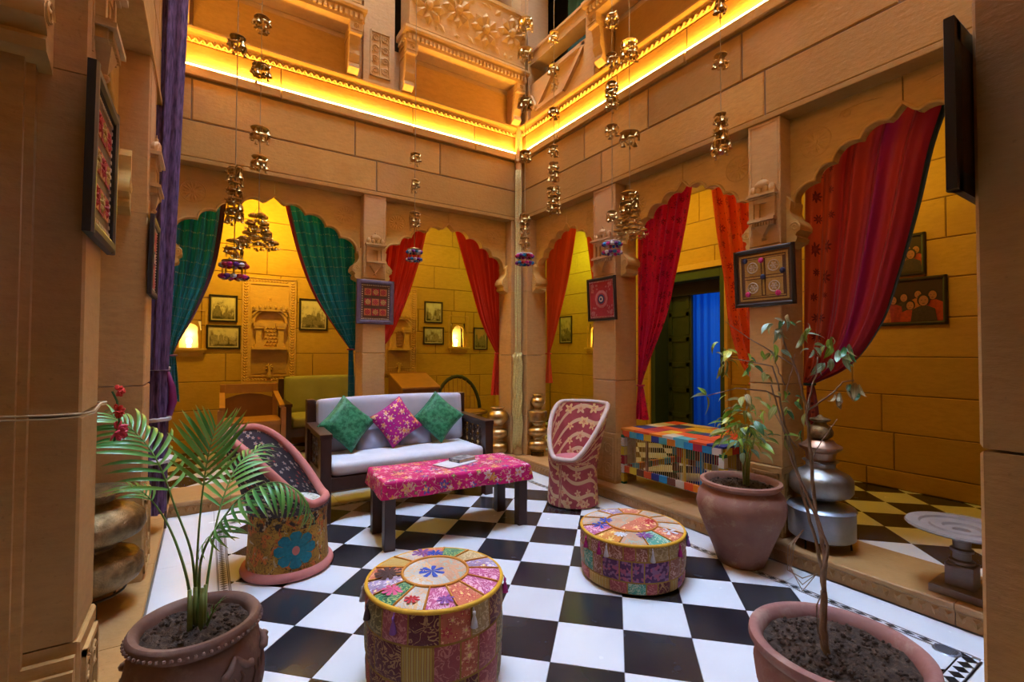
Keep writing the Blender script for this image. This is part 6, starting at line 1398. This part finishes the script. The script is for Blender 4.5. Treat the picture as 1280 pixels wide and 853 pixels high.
# ================================================================== hanging brass chimes
M['chime'] = plain('chime_brass', (.56,.38,.14), .32, 1.0, 20, .4); M['cord'] = plain('pale_cord', (.35,.27,.15), .8)
PC = [plain(n, c, .9, ns=80, amt=.3) for n, c in (('purple_wool',(.16,.03,.22)),('pink_wool',(.62,.03,.22)),('blue_wool',(.02,.20,.42)),('white_wool',(.72,.66,.66)),('red_wool',(.45,.02,.03)))]
def animal(m, p, s, a):
    o = len(m.v); m.ball((0,0,0), (.5*s,.16*s,.2*s), 7, 5); m.tube([(.38*s,0,.05*s),(.56*s,0,.36*s),(.72*s,0,.34*s)], [.10*s,.07*s,.045*s], 5)
    for x in (-.34,.34):
        for y in (-.09,.09): m.tube([(x*s,y*s,-.05*s),(x*s,y*s,-.5*s)], [.055*s,.035*s], 4)
    m.tube([(-.48*s,0,.08*s),(-.62*s,0,-.2*s)], [.03*s,.015*s], 4); m.xf(Matrix.Translation(p) @ Matrix.Rotation(a, 4, 'Z'), o)
def bell(m, p, s): m.lathe([(0,0),(.12*s,-.02*s),(.22*s,-.25*s),(.30*s,-.55*s),(.40*s,-.70*s),(0,-.66*s)], 7, p, cap=False); m.ball((p[0],p[1],p[2]-.78*s), .09*s, 5, 4)
def tier(parent, z, r, kind, seed):
    rr = random.Random(seed); m = MB()
    if kind == 'big':
        for (zz, q, n) in ((.03,.30,3),(-.03,.55,4),(-.085,.60,5),(-.135,.90,8)):
            for k in range(n):
                a = 2*pi*k/n+rr.uniform(0,.6); x, y = q*r*cos(a), q*r*sin(a); s = .034
                m.lathe([(0,.012),(.016,.010),(.030,0),(.031,-.012),(.028,-.012),(0,0)], 9, (x,y,zz), cap=False); m.tube([(x*.3,y*.3,zz+.05),(x,y,zz+.01)], .0012, 3)
                for j in range(4): b = 2*pi*j/4; xx, yy = x+.024*cos(b), y+.024*sin(b); m.tube([(xx,yy,zz-.01),(xx,yy,zz-.032)], .0011, 3); (bell(m, (xx,yy,zz-.030), .028) if j % 2 else animal(m, (xx,yy,zz-.040), .026, b))
    else:
        m.lathe([(0,.009),(r*.35,.007),(r*.85,.0),(r,-.004),(r,-.009),(r*.93,-.006),(0,.002)], 16, cap=False); n = 8 if r > .045 else 6
        for k in range(n):
            a = 2*pi*k/n+rr.uniform(-.2,.2); x, y = r*.92*cos(a), r*.92*sin(a); h = rr.uniform(.015,.06); m.tube([(x,y,-.008),(x,y,-h)], .0013, 3)
            if k % 2: bell(m, (x,y,-h+.002), .050)
            else: animal(m, (x,y,-h-.010), .046+r*.25, a+pi/2); m.tube([(x,y,-h-.02),(x,y,-h-.04)], .0011, 3); bell(m, (x,y,-h-.036), .024)
    o = m.build('chime_tier', M['chime'], parent, smooth=.8, loc=(0,0,z)); return o
def pomp(parent, z, r, cols, seed):
    rr = random.Random(seed); m = MB().lathe([(0,.022),(r*.6,.020),(r*.98,.014),(r,.006),(r*.9,.004),(0,.012)], 18, cap=False); m.build('crown_disc', M['chime'] if seed != 9 else PC[3], parent, smooth=True, loc=(0,0,z))
    for lv in range(2):
        n = 13
        for k in range(n):
            a = 2*pi*k/n+lv*.3; b = MB(); s = r*.27; b.ball((r*cos(a), r*sin(a), 0), (s,s,s*.8), 8, 6); b.build('pompom', PC[cols[(k+lv*2) % len(cols)]], parent, smooth=True, loc=(0,0,z-.012-lv*.062))
    m = MB()
    for k in range(8): a = 2*pi*k/8; m.tube([(r*.9*cos(a), r*.9*sin(a), .0), (r*.9*cos(a), r*.9*sin(a), -.075)], .003, 4); bell(m, (r*.9*cos(a+.3), r*.9*sin(a+.3), -.075), .022)
    m.build('bead_strands', M['chime'], parent, loc=(0,0,z), kind='stuff')
CH = [(-2.991,-1.2,[(3.33,.046),(2.48,.041),(2.38,.036),(2.28,.041),(2.21,.046),(2.01,.046),(1.86,-.070)],'brass chime string ending in a red and purple pompom ring, leftmost of all'),
 (-2.856,-1.2,[(3.51,.047),(3.19,.053),(2.77,.055),(2.58,.047),(2.16,.105)],'brass chime string ending in a broad cluster in front of the left arch'),
 (-1.708,-1.0,[(2.94,.040),(2.72,.026),(2.45,.040),(2.40,.036),(2.13,-.056)],'brass chime string ending in a black and white bead ring before the red curtain'),
 (-.747,-1.2,[(4.31,.066),(4.04,.066),(3.58,.066),(3.11,.050),(2.54,.046),(2.46,.042),(2.33,.043),(2.17,-.070)],'brass chime string beside the corner shaft ending in a pink and purple pompom ring'),
 (-.577,-1.4,[(4.15,.040),(3.85,.044),(3.46,.044),(3.13,.040),(2.98,.042),(2.90,.044),(2.76,.054),(2.68,.056),(2.60,.056)],'brass chime string just right of the corner shaft with no pompoms'),
 (-.463,-2.0,[(3.99,.045),(3.67,.040),(3.44,.044),(3.38,.046),(3.31,.046),(3.10,.046),(2.42,.036),(2.16,-.066)],'brass chime string ending in a white and purple pompom hoop by the right column'),
 (-.267,-2.0,[(3.84,.066),(3.78,.07),(3.09,.080),(2.60,.07),(2.52,.08),(2.42,.125)],'brass chime string ending in the largest cluster, before the crimson curtain'),
 (-.400,-2.9,[(3.56,.030),(3.21,.040),(2.83,.034),(2.77,.036),(2.71,.042),(2.65,.054)],'short brass chime string with a bell cluster, rightmost of all')]
for i, (x, y, ts, lab) in enumerate(CH):
    if i == 0:
        f_ = .86; x, y = -3.133+(x+3.133)*f_, -4.689+(y+4.689)*f_; ts = [(1.304+(z-1.304)*f_, r*f_) for z, r in ts]
    zb = min(z for z, _ in ts)-.03; t = thing('hanging_chime', lab, 'wind chime', (x, y, 0), .4*i, 'brass wind chimes hung across the court')
    MB().tube([(0,0,zb),(0,0,3.5),(0,0,5.6)], .003, 5).build('cord', M['cord'], t)
    for k, (z, r) in enumerate(ts):
        if r < 0: pomp(t, z, -r, [[4,1,0,3],[],[3,0,2],[1,0,2,4],[],[3,0,2,1]][i] if i in (0,2,3,5) else [0], 9 if i in (3,5) else i)
        elif r > .1: tier(t, z, r, 'big', i*9+k)
        else: tier(t, z, r, 'disc', i*9+k)
    # wire the string hangs from
for y in ():
    tag(MB().tube([(-3.42,y,5.62),(-1.7,y,5.60),(.02,y,5.62)], .003, 5).build('overhead_wire', M['metal_dark']), 'thin wire stretched high across the court from wall to wall', 'wire', 'wires high across the court')
# ================================================================== corner garland, twine, flowers
gd = thing('rope_garland', 'faded yellow rope garland hanging down the corner shaft to the floor', 'garland', (-.045,-.045,0))
M['rope'] = plain('faded_yellow_rope', (.84,.66,.26), .9, ns=90, amt=.35, bump=.5)
rr = random.Random(3)
for k in range(11):
    a = -2.36+(k-5)*.21; q = .054; ph = rr.uniform(0, 6); zt_, zb_ = rr.uniform(1.25,1.30), rr.uniform(.15,.24)
    MB().tube([((q+.008*sin(i*1.3+ph))*cos(a+.07*sin(i*.8+ph)), (q+.008*sin(i*1.3+ph))*sin(a+.07*sin(i*.8+ph)), zt_+(zb_-zt_)*i/16) for i in range(17)], [.010+.003*sin(i*2+ph) for i in range(17)], 6).build('strand', M['rope'], gd, smooth=True)
for k in range(4):
    a = -2.36+(k-1.5)*.42; ph = rr.uniform(0, 6); MB().tube([((.047+.003*sin(i+ph))*cos(a+.05*sin(i*.7+ph)), (.047+.003*sin(i+ph))*sin(a+.05*sin(i*.7+ph)), 3.45-2.2*i/14) for i in range(15)], .0065, 6).build('strand', M['rope'], gd, smooth=True)
tw = thing('twine', 'pale twine knotted round the near left pillar at chest height', 'twine', (0,0,0))
P = [(-3.69,-3.10,1.148),(-3.55,-3.098,1.146),(-3.45,-3.097,1.143),(-3.395,-3.075,1.142),(-3.375,-3.06,1.145),(-3.378,-2.95,1.156),(-3.380,-2.845,1.150),(-3.40,-2.82,1.148),(-3.69,-2.82,1.150)]
MB().tube([(p[0], p[1], p[2]) for p in P], .0028, 6).build('twine_loop', M['string'], tw, smooth=True); MB().tube([(p[0], p[1]-.001, p[2]-.007-.002*sin(i)) for i, p in enumerate(P)], .0024, 6).build('twine_loop', M['string'], tw, smooth=True)
tf = thing('artificial_flowers', 'red and pink artificial flowers tied to the twine on the near left pillar', 'flowers', (-3.368,-2.835,1.15))
MB().tube([(0,0,.03),(.012,.0,0),(.018,.0,-.06),(.008,-.005,-.12)], .003, 5).build('stem', M['leaf']['dark'], tf)
for k, (z, s, c) in enumerate(((.03,.022,'red_petal'),(-.03,.024,'red_petal'),(-.09,.034,'pink_petal'))):
    mt = plain(c, (.66,.03,.02) if k < 2 else (.72,.07,.14), .7); m = MB(); rq = random.Random(k)
    for q in range(26):
        v = Vector((rq.uniform(-.2,1), rq.uniform(-1,.6), rq.uniform(-1,1))).normalized(); o = len(m.v); m.ball((0,0,0), (s*.42,s*.26,s*.10), 7, 5)
        m.xf(Matrix.Translation(Vector((.012,-.004,z))+v*s*.55) @ v.to_track_quat('X','Z').to_matrix().to_4x4() @ Matrix.Rotation(q, 4, 'X'), o)
    m.build('blossom', mt, tf, smooth=True)
